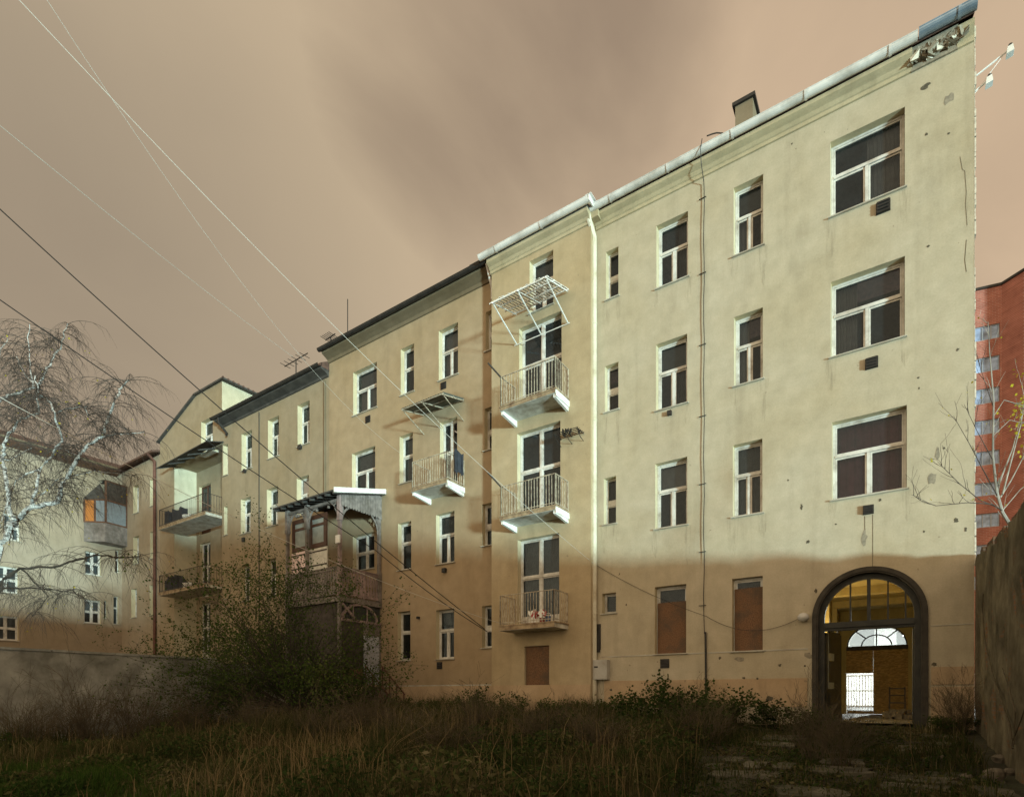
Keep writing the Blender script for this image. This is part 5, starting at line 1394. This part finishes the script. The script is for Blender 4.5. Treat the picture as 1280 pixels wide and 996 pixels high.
# ------------------------------------------------------------------ vegetation
def blades(name, n, region, hfun, wfun, m, lean=.35, seed=1, droop=.3):
    rng = np.random.default_rng(seed); V_ = []; F_ = []
    xs, ys, hs = [], [], []
    tries = 0
    while len(xs) < n and tries < n * 20:
        tries += 1
        x, y = region(rng)
        h = hfun(x, y, rng)
        if h <= 0.02: continue
        xs.append(x); ys.append(y); hs.append(h)
    k = len(xs); xs = np.array(xs); ys = np.array(ys); hs = np.array(hs)
    zs = np.array([gh(a, b) - .03 for a, b in zip(xs, ys)])
    ang = rng.uniform(0, 2 * np.pi, k); ln = np.abs(rng.normal(0, lean, k)) * hs
    wa = rng.normal(math.atan2(SA, CA), .6, k); w = np.array([wfun(rng) for _ in range(k)])
    dx, dy = np.cos(ang) * ln, np.sin(ang) * ln; wx, wy = np.cos(wa) * w, np.sin(wa) * w
    base = np.stack([xs, ys, zs], 1); mid = base + np.stack([dx * .3, dy * .3, hs * .6], 1); tip = base + np.stack([dx, dy, hs * (1 - droop * rng.random(k))], 1)
    W = np.stack([wx, wy, np.zeros(k)], 1)
    vs = np.stack([base - W, base + W, mid + W * .75, mid - W * .75, tip], 1).reshape(-1, 3)
    me = bpy.data.meshes.new(name)
    me.vertices.add(len(vs)); me.vertices.foreach_set('co', vs.astype(np.float32).ravel())
    idx = (np.arange(k) * 5)[:, None]
    loops = np.concatenate([idx + np.array([0, 1, 2, 3]), idx + np.array([3, 2, 4])], 1).ravel()
    me.loops.add(len(loops)); me.loops.foreach_set('vertex_index', loops.astype(np.int32))
    st = (np.arange(k) * 7)[:, None] + np.array([0, 4]); tot = np.tile([4, 3], (k, 1))
    me.polygons.add(2 * k); me.polygons.foreach_set('loop_start', st.ravel().astype(np.int32)); me.polygons.foreach_set('loop_total', tot.ravel().astype(np.int32))
    me.update(); me.validate(); me.materials.append(M[m])
    o = bpy.data.objects.new(name, me); COL.objects.link(o); return o

def inview(x, y, mar=60):
    xr = SA * (y - CAMY) + CA * x; dep = CA * (y - CAMY) - SA * x
    if dep < 5.5: return False
    px = CX + FPX * xr / dep; return -mar < px < 1280 + mar
def pxof(x, y):
    xr = SA * (y - CAMY) + CA * x; dep = CA * (y - CAMY) - SA * x
    return CX + FPX * xr / dep, dep
def region(rng):
    while True:
        x = rng.uniform(-18.4, 1.15); y = rng.uniform(-14, -.08)
        if inview(x, y): return x, y
def nz(x, y, s=1.0):
    return .5 + .25 * math.sin(x * 1.3 * s + 1.1 * math.sin(y * .9 * s)) + .25 * math.sin(y * 1.7 * s + 2 + 1.3 * math.sin(x * .7 * s))
def onpath(x, y):
    return x > -2.5 - .12 * (y + 9) and y > -11
def hweed(x, y, rng):
    px, dep = pxof(x, y); n = nz(x, y)
    if onpath(x, y):
        e = max(0, (x - .2)) * .35 if y > -6 else 0
        return rng.uniform(.05, .34) * (.35 + n * .7) + e * rng.random() if rng.random() < (.45 if y > -4.5 else .34) + .6 * max(0, n - .45) else -1
    h = .28 + .72 * n
    left = sstep(420, 120, px) * sstep(13.5, 9.5, dep)
    h *= 1 - .72 * left
    h *= .75 + .45 * sstep(9, 14, dep)
    if px > 560: h *= .8
    if rng.random() > .35 + .65 * n: return -1
    return h * rng.uniform(.45, 1.15)
tag(blades('weeds', 52000, region, hweed, lambda r: r.uniform(.003, .008), 'weed', .5, 2), 'tall dry brown weeds covering the yard', None, None, 'stuff')
def hgrass(x, y, rng):
    px, dep = pxof(x, y); n = nz(x + 5, y - 3, 1.7)
    if onpath(x, y): return rng.uniform(.03, .14) if rng.random() < .5 * n + (.3 if x > .5 else 0) else -1
    left = sstep(480, 150, px) * sstep(14, 10, dep)
    if rng.random() > .22 + .78 * left: return -1
    return rng.uniform(.1, .32) * (.5 + n)
tag(blades('grass', 34000, region, hgrass, lambda r: r.uniform(.003, .007), 'grass', .5, 5, .4), 'low green grass between the weeds', None, None, 'stuff')
def hstraw(x, y, rng):
    px, dep = pxof(x, y)
    if onpath(x, y) and rng.random() > .05: return -1
    if nz(x - 2, y + 1, .8) < .4: return -1
    if not 260 < px < 640 and rng.random() < .65: return -1
    return rng.uniform(.5, 1.25) * (1 - .5 * sstep(420, 120, px) * sstep(13.5, 9.5, dep))
tag(blades('dry_stalks', 2300, region, hstraw, lambda r: r.uniform(.0035, .0065), 'straw', .42, 8, .2), 'pale dry stalks rising from the weeds', None, None, 'stuff')
def undergrowth(n, seed=33):
    rng = np.random.default_rng(seed); pts = []
    while len(pts) < n:
        x, y = region(rng)
        if onpath(x, y) and rng.random() > .12: continue
        px, dep = pxof(x, y); q = nz(x * 1.6 + 3, y * 1.6, 1.4); q2 = nz(x + 7, y - 2, .6)
        if rng.random() > q: continue
        left = sstep(420, 120, px) * sstep(13.5, 9.5, dep)
        h = (.15 + .75 * q * q2) * (1 - .6 * left)
        if onpath(x, y): h *= .3
        pts.append((x, y, gh(x, y) + h * rng.random() ** .6))
    c = np.array(pts); k = len(c)
    a = rng.normal(0, 1, (k, 3)); a /= np.linalg.norm(a, axis=1)[:, None]; b = np.cross(a, rng.normal(0, 1, (k, 3))); b /= np.linalg.norm(b, axis=1)[:, None]
    L_ = rng.uniform(.02, .065, k)[:, None]
    vs = np.stack([c - a * L_, c + b * L_ * .38, c + a * L_, c - b * L_ * .38], 1).reshape(-1, 3)
    me = bpy.data.meshes.new('undergrowth'); me.vertices.add(4 * k); me.vertices.foreach_set('co', vs.astype(np.float32).ravel())
    me.loops.add(4 * k); me.loops.foreach_set('vertex_index', np.arange(4 * k, dtype=np.int32))
    me.polygons.add(k); me.polygons.foreach_set('loop_start', (np.arange(k) * 4).astype(np.int32)); me.polygons.foreach_set('loop_total', np.full(k, 4, np.int32))
    me.update(); me.materials.append(M['undergrowth']); o = bpy.data.objects.new('undergrowth', me); COL.objects.link(o)
    tag(o, 'tangled low leafy undergrowth among the weeds', None, None, 'stuff')
M['undergrowth'] = leafmat('undergrowth_leaves', [(0.014, 0.028, 0.009), (0.044, 0.075, 0.023), (0.09, 0.085, 0.036), (0.19, 0.165, 0.10)], 0.25)
undergrowth(70000)
def hlitter(x, y, rng):
    return .05 if onpath(x, y) and rng.random() < .8 else -1
tag(blades('litter', 14000, region, hlitter, lambda r: r.uniform(.01, .025), 'weed', 3.5, 12, .8), 'dead leaves and twigs littering the slabs', None, None, 'stuff')

def twigs(mb, p, d, L, r, lev, rr, split=(2, 4), bend=.25, droop=0.0, minr=.003, ends=None, sides=4, spread=.75):
    pts = [p.copy()]; rad = [r]; n = 4; dd = d.copy()
    for k in range(n):
        dd = (dd + Vector((rr.uniform(-bend, bend), rr.uniform(-bend, bend), rr.uniform(-bend, bend) - droop * (k + 1) / n))).normalized()
        pts.append(pts[-1] + dd * L / n); rad.append(max(minr, r * (1 - .6 * (k + 1) / n)))
    mb.tube(pts, rad, sides if lev > 1 else 3, cap=False)
    if ends is not None: ends += [(q, dd.copy()) for q in pts[1:]] if lev <= 1 else [(pts[-1], dd.copy())]
    if lev <= 0: return
    for k in range(rr.randint(*split)):
        i = rr.randint(1, n); q = pts[i]
        nd_ = (dd + Vector((rr.uniform(-spread, spread), rr.uniform(-spread, spread), rr.uniform(-spread * .5, spread * .7)))).normalized()
        twigs(mb, q, nd_, L * rr.uniform(.5, .8), max(minr, rad[i] * .65), lev - 1, rr, split, bend, droop, minr, ends, sides, spread)

def leaves(mb, ends, n, size, rr, scatter=.1, mi=0):
    for k in range(n):
        p, d = ends[rr.randrange(len(ends))]
        p = p + Vector((rr.gauss(0, scatter), rr.gauss(0, scatter), rr.gauss(0, scatter)))
        a = Vector((rr.uniform(-1, 1), rr.uniform(-1, 1), rr.uniform(-.8, .6))).normalized(); b = a.cross(Vector((rr.uniform(-1, 1), rr.uniform(-1, 1), rr.uniform(-1, 1)))).normalized()
        L = size * rr.uniform(.6, 1.3); w = L * .42
        mb.add([p, p + a * L * .5 + b * w, p + a * L, p + a * L * .5 - b * w], [(0, 1, 2, 3)], mi)

# big green shrub before the veranda
def green_shrub():
    rr = random.Random(31); base = G(372, 872, 18.0); base.z = gh(base.x, base.y)
    t = thing('shrub_tree', base, 'large dark leafy shrub tree before the timber veranda', 'shrub')
    mb = MB(); ends = []
    right = Vector((CA, SA, 0)); fwd = Vector((-SA, CA, 0))
    tgt = [(-.9, .45), (-.7, .62), (-.5, .85), (-.28, .95), (-.1, .75), (.2, .7), (.45, .62), (.75, .5), (-1.0, .25), (.95, .35), (-.35, .5), (.3, .45), (-.62, .33), (.6, .25), (-1.1, .38), (-.95, .52), (-.75, .28), (.1, .55), (.5, .4), (-.2, .6), (-.45, .92), (-.12, .9), (.12, .82), (.7, .32), (.85, .42), (.55, .55), (-.85, .4)]
    trunk_top = base + Vector((0, 0, .55))
    for k in range(3):
        o = Vector((rr.uniform(-.12, .12), rr.uniform(-.12, .12), 0)); mb.tube([base + o + Vector((0, 0, -.2)), base + o * .7 + Vector((0, 0, .35)), trunk_top + o * 1.6], [.085, .07, .055], 6)
    for (u, v) in tgt:
        for rep in range(2):
            d = (right * (u + rr.uniform(-.1, .1)) + fwd * rr.uniform(-.45, .45) + Vector((0, 0, v + rr.uniform(-.08, .08))))
            L = 3.5 * d.length * (rr.uniform(.66, .86) if v > .6 else rr.uniform(.5, .66)); d.normalize()
            twigs(mb, trunk_top + Vector((rr.uniform(-.1, .1), rr.uniform(-.1, .1), 0)), d, L, .032, 3, rr, (3, 4), .16, .03, .0035, ends, 4, .7)
    mb.build('trunk', 'bark', t)
    lf_ = MB()
    low = [e for e in ends if e[0].z < 4.4]
    high = [e for e in ends if e[0].z >= 4.2]
    leaves(lf_, low, 25000, .066, rr, .15)
    leaves(lf_, high, 3600, .06, rr, .16)
    lf_.build('crown', 'leaf', t)
green_shrub()

# birch behind the garden wall
def birch():
    rr = random.Random(17); d0 = 17.5
    base = G(-45, 868, d0); base.z = gh(base.x, base.y)
    t = thing('birch_tree', base, 'bare weeping birch with white limbs behind the low garden wall', 'tree')
    limbs = [([(-45, 905), (-30, 800), (-10, 720), (0, 683), (12, 658), (20, 650), (40, 633), (73, 627), (76, 610), (78, 604), (98, 571), (110, 556), (128, 545), (136, 521), (144, 498), (152, 485), (161, 475)], .13, .022, 0),
             ([(18, 650), (10, 633), (8, 600), (3, 570), (4, 556), (20, 531), (25, 523), (50, 516), (46, 500), (45, 488)], .075, .02, .3),
             ([(40, 633), (41, 621), (50, 586), (78, 551), (69, 516), (58, 498), (48, 490), (44, 470)], .05, .015, -.5),
             ([(-30, 800), (-30, 640), (-20, 530), (0, 500), (15, 494), (43, 484), (54, 472), (63, 458), (73, 438), (77, 426), (84, 405)], .08, .016, .6),
             ([(-20, 760), (0, 730), (25, 710), (75, 707), (120, 693), (150, 697), (175, 695)], .06, .012, -.4),
             ([(-20, 760), (5, 735), (45, 735), (90, 737), (100, 748)], .04, .01, .2), ([(25, 710), (60, 745), (40, 770)], .025, .008, -.2),
             ([(41, 484), (38, 455), (36, 430), (37, 405)], .025, .008, .3), ([(110, 556), (135, 544), (150, 543), (180, 540)], .025, .008, 0), ([(69, 516), (85, 510), (108, 508), (110, 520)], .025, .008, -.5),
             ([(30, 640), (70, 600), (120, 588), (165, 594)], .022, .006, .4), ([(-20, 560), (10, 575), (40, 560)], .03, .01, .8), ([(43, 484), (30, 465), (20, 445)], .025, .008, .6), ([(-30, 640), (-10, 480), (0, 440), (10, 420)], .05, .01, .9),
             ([(50, 586), (20, 600), (5, 640), (0, 660)], .03, .01, .3), ([(98, 571), (75, 560), (60, 565)], .02, .008, .1)]
    mb = MB(); mbd = MB(); tw = MB(); ends = []
    for pts, r0, r1, off in limbs:
        n = len(pts); P3 = []
        for i, (px, py) in enumerate(pts):
            q = G(px, py, d0 + off * i / n * 2 + .25 * math.sin(i * 1.3 + px)); P3.append(q)
        P3[0].z = max(P3[0].z, gh(P3[0].x, P3[0].y) - .1) if pts[0][1] > 860 else P3[0].z
        rad = [r0 + (r1 - r0) * (i / (n - 1)) ** .7 for i in range(n)]
        # finer resampling with jitter
        R3, RR = [], []
        for i in range(n - 1):
            for k in range(4):
                f = k / 4; q = P3[i].lerp(P3[i + 1], f)
                if k: q += Vector((rr.gauss(0, .02), rr.gauss(0, .02), rr.gauss(0, .02)))
                R3.append(q); RR.append(rad[i] + (rad[i + 1] - rad[i]) * f)
        R3.append(P3[-1]); RR.append(rad[-1])
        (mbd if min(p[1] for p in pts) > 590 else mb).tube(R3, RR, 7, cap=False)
        for i in range(3, len(R3)):
            if R3[i].z < 3.0: continue
            dens = 1.0 if R3[i].z > 6.0 else .7
            for k in range(3 if rr.random() < dens else 1):
                if RR[i] > .07 and rr.random() < .6: continue
                az = rr.uniform(0, 2 * math.pi); d = Vector((math.cos(az), math.sin(az), rr.uniform(-.1, .9))).normalized()
                L = rr.uniform(.5, 1.4); pt = [R3[i]]; rd = [.009]; dd = d.copy()
                for s in range(6):
                    dd = (dd + Vector((rr.uniform(-.2, .2), rr.uniform(-.24, .24), -.20 + rr.uniform(-.1, .1)))).normalized(); pt.append(pt[-1] + dd * L / 6); rd.append(.009 - .0011 * s)
                tw.tube(pt, rd, 3, cap=False)
                for s in (2, 3, 4, 5, 6):
                    for rep in range(rr.choice((1, 2, 2))):
                        p2 = [pt[s]]; d2 = (dd + Vector((rr.uniform(-1, 1), rr.uniform(-1, 1), rr.uniform(-.4, .4)))).normalized(); L2 = rr.uniform(.25, .8)
                        for q in range(4):
                            d2 = (d2 + Vector((rr.uniform(-.18, .18), rr.uniform(-.2, .2), -.27))).normalized(); p2.append(p2[-1] + d2 * L2 / 4)
                        tw.tube(p2, [.004, .0034, .0028, .0023, .002], 3, cap=False); ends.append((p2[-1], d2))
    ot = mb.build('trunk', 'birch', t); mbd.build('branch', 'bark', t)  # shade on the lower limbs is put into their colour as dark bark
    tw.build('crown', 'twig', t)
    lf_ = MB(); leaves(lf_, ends, 220, .055, rr, .03); lf_.build('leaves', 'yleaf', t)
birch()

# young poplar on the boundary wall
def poplar():
    rr = random.Random(23); d0 = 9.7
    base = G(1262, 668, d0 + .2); base.z = topR(-3.5) - .3
    t = thing('sapling_tree', base, 'young bare tree with a few yellow leaves growing behind the boundary wall', 'tree')
    limbs = [([(1264, 690), (1262, 655), (1253, 640), (1246, 615), (1241, 570), (1242, 500), (1237, 440), (1235, 402)], .04, .005, 0), ([(1253, 638), (1240, 630), (1210, 628), (1170, 632), (1150, 625), (1141, 618)], .013, .0035, -.5),
             ([(1247, 620), (1225, 580), (1212, 555), (1192, 520)], .012, .0035, -.3), ([(1252, 636), (1225, 625), (1200, 605), (1180, 585), (1172, 577)], .01, .003, -.5), ([(1250, 622), (1264, 600), (1285, 560)], .018, .006, .3),
             ([(1248, 606), (1266, 560), (1286, 480)], .018, .006, .5), ([(1253, 618), (1276, 530), (1292, 430)], .02, .006, .4), ([(1241, 575), (1222, 540), (1205, 505)], .01, .003, -.2), ([(1242, 520), (1255, 500), (1290, 510)], .01, .004, .2),
             ([(1242, 510), (1232, 480), (1222, 450)], .008, .003, .1), ([(1241, 545), (1262, 525), (1285, 530)], .009, .003, .2), ([(1253, 638), (1275, 612), (1290, 600)], .012, .004, .2)]
    mb = MB(); mb2 = MB(); ends = []; lends = []; mb_r = mb
    for pts, r0, r1, off in limbs:
        mb = mb2 if pts[-1][0] < 1225 else mb_r; r0 *= .8; r1 *= .8
        P3 = [G(px, py, d0 + off * i / len(pts) * 2) for i, (px, py) in enumerate(pts)]
        mb.tube(P3, [r0 + (r1 - r0) * i / (len(pts) - 1) for i in range(len(pts))], 6, cap=False)
        for i in range(2, len(P3)):
            for k in range(3):
                f = rr.random(); q = P3[i - 1].lerp(P3[i], f); d = ((P3[i] - P3[i - 1]).normalized() + Vector((rr.uniform(-.7, .7), rr.uniform(-.7, .7), rr.uniform(0, .6)))).normalized()
                e = []
                twigs(mb, q, d, rr.uniform(.2, .5), .005, 1, rr, (1, 2), .15, -.03, .002, e, 3)
                (lends if pts[-1][0] > 1250 else ends).extend(e)
    mb_r.build('trunk', 'greybark', t); mb2.build('branch', 'twig', t)
    lf_ = MB(); leaves(lf_, lends, 130, .055, rr, .04); leaves(lf_, ends, 26, .045, rr, .03); lf_.build('crown', 'yleaf', t)
poplar()

# repeated scrub: leafy bushes along the facade, dry brush in the yard
def place(px, dep): 
    p = G(px, 868, dep); p.z = gh(p.x, p.y) - .03; return p
def scrub_proto(name, seed, H, W, leafn, lsize, twm, lfm, label, cat, group, nst=14, lev=2, droop=.04):
    rr = random.Random(seed); t = thing(name, (0, 0, 0), label, cat, group)
    mb = MB(); ends = []
    for k in range(nst):
        az = rr.uniform(0, 2 * math.pi); o = Vector((math.cos(az), math.sin(az), 0)) * rr.uniform(0, W * .25)
        d = Vector((math.cos(az) * rr.uniform(.1, .7) * W / H, math.sin(az) * rr.uniform(.1, .7) * W / H, 1)).normalized()
        twigs(mb, o, d, H * rr.uniform(.45, .75), .008, lev, rr, (2, 3), .16, droop, .0025, ends, 4, .6)
    mb.build('stems', twm, t)
    if leafn:
        l = MB(); leaves(l, ends, leafn, lsize, rr, .05); l.build('leaves', lfm, t)
    return t
def copy_tree(o):
    c = o.copy(); COL.objects.link(c); WORLD_LOC[c.name] = Vector((0, 0, 0))
    for chd in list(o.children):
        d = chd.copy(); COL.objects.link(d); d.parent = c
    return c
protoL = [scrub_proto('leafy_bush', 40 + k, 1.0, 1.1, 1500, .075, 'drytwig', 'scrub', '', 'bush', 'leafy bushes along the house fronts') for k in range(3)]
protoD = [scrub_proto('dry_brush', 60 + k, 1.15, 1.0, 0, 0, 'drytwig', None, '', 'brush', 'dry brush standing in the yard', 42, 3, .02) for k in range(3)]
used = set()
def spawn(proto, k, pos, s, rz, label):
    src = proto[k % 3]
    o = src if src.name not in used else copy_tree(src)
    used.add(o.name); used.add(src.name)
    o.location = pos; o.scale = (s[0], s[0], s[1]); o.rotation_euler = (0, 0, rz); o['label'] = label
    return o
Lspots = [(838, 15.6, 1.15, 1.15, 'tallest green bush below the left boarded window'), (775, 16.6, .9, .8, 'green bush below the grey meter cabinet'), (735, 17.2, .85, .75, 'green bush at the foot of the cream downpipe'), (905, 14.6, 1.0, .85, 'broad green bush below the right boarded window'), (965, 13.7, .9, .7, 'low green bush left of the arched gateway'),
          (690, 17.6, .9, .8, 'green bush right of the brown chipboard door'), (640, 18.2, .85, .8, 'green bush left of the brown chipboard door'), (590, 19.2, .9, .9, 'green bush at the corner between ochre house and bay'), (540, 20.2, .85, .8, 'green bush below the ground floor window of the ochre house'), (500, 20.6, .8, .7, 'green bush at the foot of the veranda steps'),
          (1015, 12.9, .6, .55, 'small green bush touching the left side of the gateway'), (1185, 12.2, .7, .45, 'small bush between gateway and boundary wall'), (870, 13.4, 1.0, .8, 'green bush before the lightning conductor pipe'), (800, 14.4, .95, .75, 'green bush among weeds before the small ground floor window')]
for i, (px, dep, sw, sh, lab) in enumerate(Lspots): spawn(protoL, i, place(px, dep), (sw, sh), i * 1.3, lab)
Dspots = [(110, 14.6, 1.1, 1.35, 'tall dry brush before the garden wall below the birch'), (170, 15.2, 1.0, 1.35, 'dense dry brush at the middle of the garden wall'), (40, 13.6, 1.0, 1.05, 'dry brush at the left end of the garden wall'), (235, 15.8, 1.0, 1.2, 'dry brush before the garden wall left of the leafy shrub tree'), (455, 15.5, 1.1, 1.0, 'russet dry brush before the base of the veranda'),
          (500, 13.2, 1.0, .85, 'dry brush leaning in the middle of the weeds'), (600, 14.0, 1.0, .9, 'dry brush before the ground floor of the bay'), (680, 12.6, 1.1, .8, 'spreading dry brush before the brown chipboard door'), (1020, 9.6, .75, .85, 'thin dry brush at the edge of the slabs before the gateway'), (320, 15.4, 1.0, .95, 'dry brush beneath the leafy shrub tree'),
          (1050, 9.0, .6, .7, 'sparse dry brush standing on the slabs before the gateway'), (400, 14.0, 1.0, .9, 'dry brush before the trunk of the leafy shrub tree'), (745, 11.5, 1.0, .75, 'dry brush in the weeds before the cream downpipe'), (560, 11.0, 1.1, .7, 'low dry brush nearest the middle of the yard'), (880, 11.4, .9, .75, 'dry brush before the green bushes by the slabs'), (1200, 12.0, .7, .9, 'bare brush in the corner by the boundary wall')]
for i, (px, dep, sw, sh, lab) in enumerate(Dspots): spawn(protoD, i, place(px, dep), (sw, sh), i * 2.1, lab)
# overgrown bushes of the neighbour yard behind the garden wall
protoO = scrub_proto('overgrown_bush', 91, 5.0, 4.2, 3000, .10, 'bark', 'leaf', '', 'bush', 'bushes in the neighbouring yard', 20, 3, .02)
for i, (px, dep, s_, lab) in enumerate(((250, 27, .80, 'overgrown bush below the loggia balconies'), (300, 26.0, .85, 'overgrown bush behind the garden wall below the grey brown house'), (190, 27.5, .6, 'bush behind the garden wall at the rusty downpipe'), (335, 25.0, .85, 'bush behind the garden wall next to the veranda'))):
    o = protoO if i == 0 else copy_tree(protoO)
    o.location = place(px, dep); o.scale = (s_, s_, s_); o.rotation_euler = (0, 0, i * 1.9); o['label'] = lab
# creeper stems on the boundary wall
cr = thing('creeper', (XW - .03, -3.5, -.1), 'bare creeper stems climbing the boundary wall', 'creeper')
g = MB(); rr = random.Random(2)
for pts, r in (([(1266, 935), (1262, 905), (1250, 870), (1240, 840), (1231, 800), (1228, 760), (1229, 742)], .016), ([(1268, 930), (1269, 890), (1262, 860), (1253, 835)], .011), ([(1266, 925), (1276, 900), (1283, 880)], .009)):
    q = []
    for px, py in pts:
        y, z = Q(px, py, XW - .05); q.append((XW - .05, y, z))
    g.tube(q, [r * (1 - .5 * i / len(q)) for i in range(len(q))], 6)
g.build('stem', 'drytwig', cr)
# cut branches lying in the weeds
br_ = thing('fallen_branch', place(470, 10.6), 'heap of pale cut branches leaning in the weeds', 'branches')
g = MB(); rr = random.Random(6); b0 = place(465, 10.6)
for k in range(16):
    e = G(rr.uniform(500, 575), rr.uniform(895, 945), rr.uniform(10.4, 11.6)); a = b0 + Vector((rr.gauss(0, .12), rr.gauss(0, .12), rr.uniform(.03, .2)))
    m1 = a.lerp(e, .5) + Vector((0, 0, rr.uniform(.02, .14))); g.tube([a, m1, e], [.009, .007, .003], 4, cap=False)
g.build('twigs', 'straw', br_)

# ------------------------------------------------------------------ overhead cables
def cable(p0, p1, sag, r, m, label):
    p0 = Vector(p0); p1 = Vector(p1); n = 24; g = MB()
    pts = [p0.lerp(p1, i / n) - Vector((0, 0, sag * 4 * (i / n) * (1 - i / n))) for i in range(n + 1)]
    o = MB(); o.tube(pts, r, 5)
    return tag(o.build('overhead_cable', m, local=p0), label, 'cable', 'overhead cables across the courtyard')
def atY(px, py, Y): x, z = P(px, py, Y); return Vector((x, Y, z))
cable(G(-120, 58, 12), atY(366, 446, -.1), .15, .008, 'wirewhite', 'pale cable ending at the eaves of the grey brown house')
cable(G(-60, -90, 9), atY(742, 704, -.2), .45, .005, 'wirewhite', 'pale cable crossing both bay and ochre house down to the cream downpipe')
cable(G(20, -60, 10), atY(500, 566, -.05), 1.0, .004, 'wirewhite', 'thin faint cable from the sky to the balcony of the ochre house')
cable(G(-90, 178, 12), atY(606, 786, -.05), .30, .014, 'wireblack', 'black cable passing the gable top down to the bay corner')
cable(G(-90, 312, 13), G(470, 688, 20), .12, .014, 'wireblack', 'lower black cable running to the timber veranda roof side')
cable(G(470, 688, 20), atY(609, 789, -.05), .12, .014, 'wireblack', 'short black cable from the veranda to the bay corner')
cable(G(-80, 452, 12), atY(640, 803 - 20, -.5), .5, .0065, 'wirewhite', 'pale low cable crossing the birch to the lowest balcony')
cable(atY(742, 704, -.03), atY(883, 770, -.06), .12, .006, 'darkmetal', 'thin cable on the wall from downpipe to conductor')
cable(atY(883, 770, -.06), atY(998, 773, -.06), .35, .006, 'darkmetal', 'thin slack cable on the wall ending at the globe lamp')

# ------------------------------------------------------------------ sky, sun, camera
SUN_EL, SUN_AZ = math.radians(-8.5), math.radians(62)   # low floodlight direction: from the right, below the eaves
S = Vector((math.sin(SUN_AZ) * math.cos(SUN_EL), -math.cos(SUN_AZ) * math.cos(SUN_EL), math.sin(SUN_EL)))
sl = bpy.data.lights.new('sun', 'SUN'); sl.energy = 4.9; sl.angle = math.radians(4.0); sl.color = (0.68, 0.99, 0.97)
so = bpy.data.objects.new('sun', sl); COL.objects.link(so); so.rotation_euler = S.to_track_quat('Z', 'Y').to_euler(); so.location = (30, -30, 0)

w = bpy.data.worlds.new('World'); sc.world = w; w.use_nodes = True
nt = w.node_tree; nt.nodes.clear(); L = nt.links
out = nd(nt, 'ShaderNodeOutputWorld'); bg = nd(nt, 'ShaderNodeBackground'); bg2 = nd(nt, 'ShaderNodeBackground'); addS = nd(nt, 'ShaderNodeAddShader')
sky = nd(nt, 'ShaderNodeTexSky', sky_type='NISHITA'); sky.sun_disc = False; sky.sun_elevation = SUN_EL; sky.sun_rotation = math.pi - SUN_AZ
bg2.inputs[1].default_value = 0.05; L.new(sky.outputs[0], bg2.inputs[0])
tc = nd(nt, 'ShaderNodeTexCoord'); dirv = tc.outputs['Generated']
sp = nd(nt, 'ShaderNodeSeparateXYZ'); L.new(dirv, sp.inputs[0])
# clouds lit by the town: brown, greyer towards the far left, soft streaks
zc_ = nd(nt, 'ShaderNodeMath', operation='MAXIMUM'); L.new(sp.outputs[2], zc_.inputs[0]); zc_.inputs[1].default_value = 0.14
zv_ = nd(nt, 'ShaderNodeCombineXYZ')
for k in range(3): L.new(zc_.outputs[0], zv_.inputs[k])
dv_ = nd(nt, 'ShaderNodeVectorMath', operation='DIVIDE'); L.new(dirv, dv_.inputs[0]); L.new(zv_.outputs[0], dv_.inputs[1])
n1 = noise(nt, mapped(nt, dv_.outputs[0], (1.0, 1.0, 0.0), (0, 0, 0.4)), 1.15, 7, 0.5, 0.35)
r1 = ramp(nt, [(0.25, (0.37, 0.275, 0.19)), (0.50, (0.48, 0.355, 0.24)), (0.72, (0.54, 0.40, 0.265))]); L.new(n1, r1.inputs[0])
leftf = maprange(nt, sp.outputs[0], -0.1, -0.75, 0, 0.85)
c = mixc(nt, 'MIX', leftf, r1.outputs[0], (0.385, 0.315, 0.215))
def cloud(c, d, lo, hi, amt, col):
    v = Vector(d).normalized(); dp_ = nd(nt, 'ShaderNodeVectorMath', operation='DOT_PRODUCT'); L.new(dirv, dp_.inputs[0]); dp_.inputs[1].default_value = v
    wob = nd(nt, 'ShaderNodeMath', operation='MULTIPLY_ADD'); L.new(n1, wob.inputs[0]); wob.inputs[1].default_value = -0.10; L.new(dp_.outputs['Value'], wob.inputs[2])
    return mixc(nt, 'MIX', maprange(nt, wob.outputs[0], lo - .05, hi - .05, 0, amt), c, col)
c = cloud(c, (-.37, .545, .75), 0.965, 1.0, .95, (0.20, 0.145, 0.105))
c = cloud(c, (-.95, .25, .42), 0.86, 1.0, .6, (0.21, 0.165, 0.125))
# town glow low behind the viewer
gl1 = maprange(nt, sp.outputs[1], 0.1, -0.8, 0, 1)
gz = maprange(nt, sp.outputs[2], 0.75, 0.0, 0.15, 1)
gm = nd(nt, 'ShaderNodeMath', operation='MULTIPLY'); L.new(gl1, gm.inputs[0]); L.new(gz, gm.inputs[1])
c = mixc(nt, 'MIX', gm.outputs[0], c, (1.32, 1.06, 0.68))
L.new(c, bg.inputs[0]); bg.inputs[1].default_value = 1.25
L.new(bg.outputs[0], addS.inputs[0]); L.new(bg2.outputs[0], addS.inputs[1]); L.new(addS.outputs[0], out.inputs[0])

cam = bpy.data.cameras.new('Camera'); co = bpy.data.objects.new('Camera', cam); COL.objects.link(co)
co.location = (0, CAMY, CAMZ); co.rotation_euler = (math.pi / 2, 0, math.atan2(SA, CA))
cam.sensor_width = 36; cam.lens = FPX / 1280 * 36; cam.shift_x = 0.0; cam.shift_y = (HY - 498) / 1280
cam.clip_end = 2000; cam.clip_start = 0.05
sc.camera = co
sc.view_settings.view_transform = 'Standard'; sc.view_settings.look = 'None'; sc.view_settings.exposure = 0; sc.view_settings.gamma = 1
sc.view_settings.use_curve_mapping = False
sc.cycles.max_bounces = 6; sc.cycles.transparent_max_bounces = 8; sc.cycles.use_denoising = True
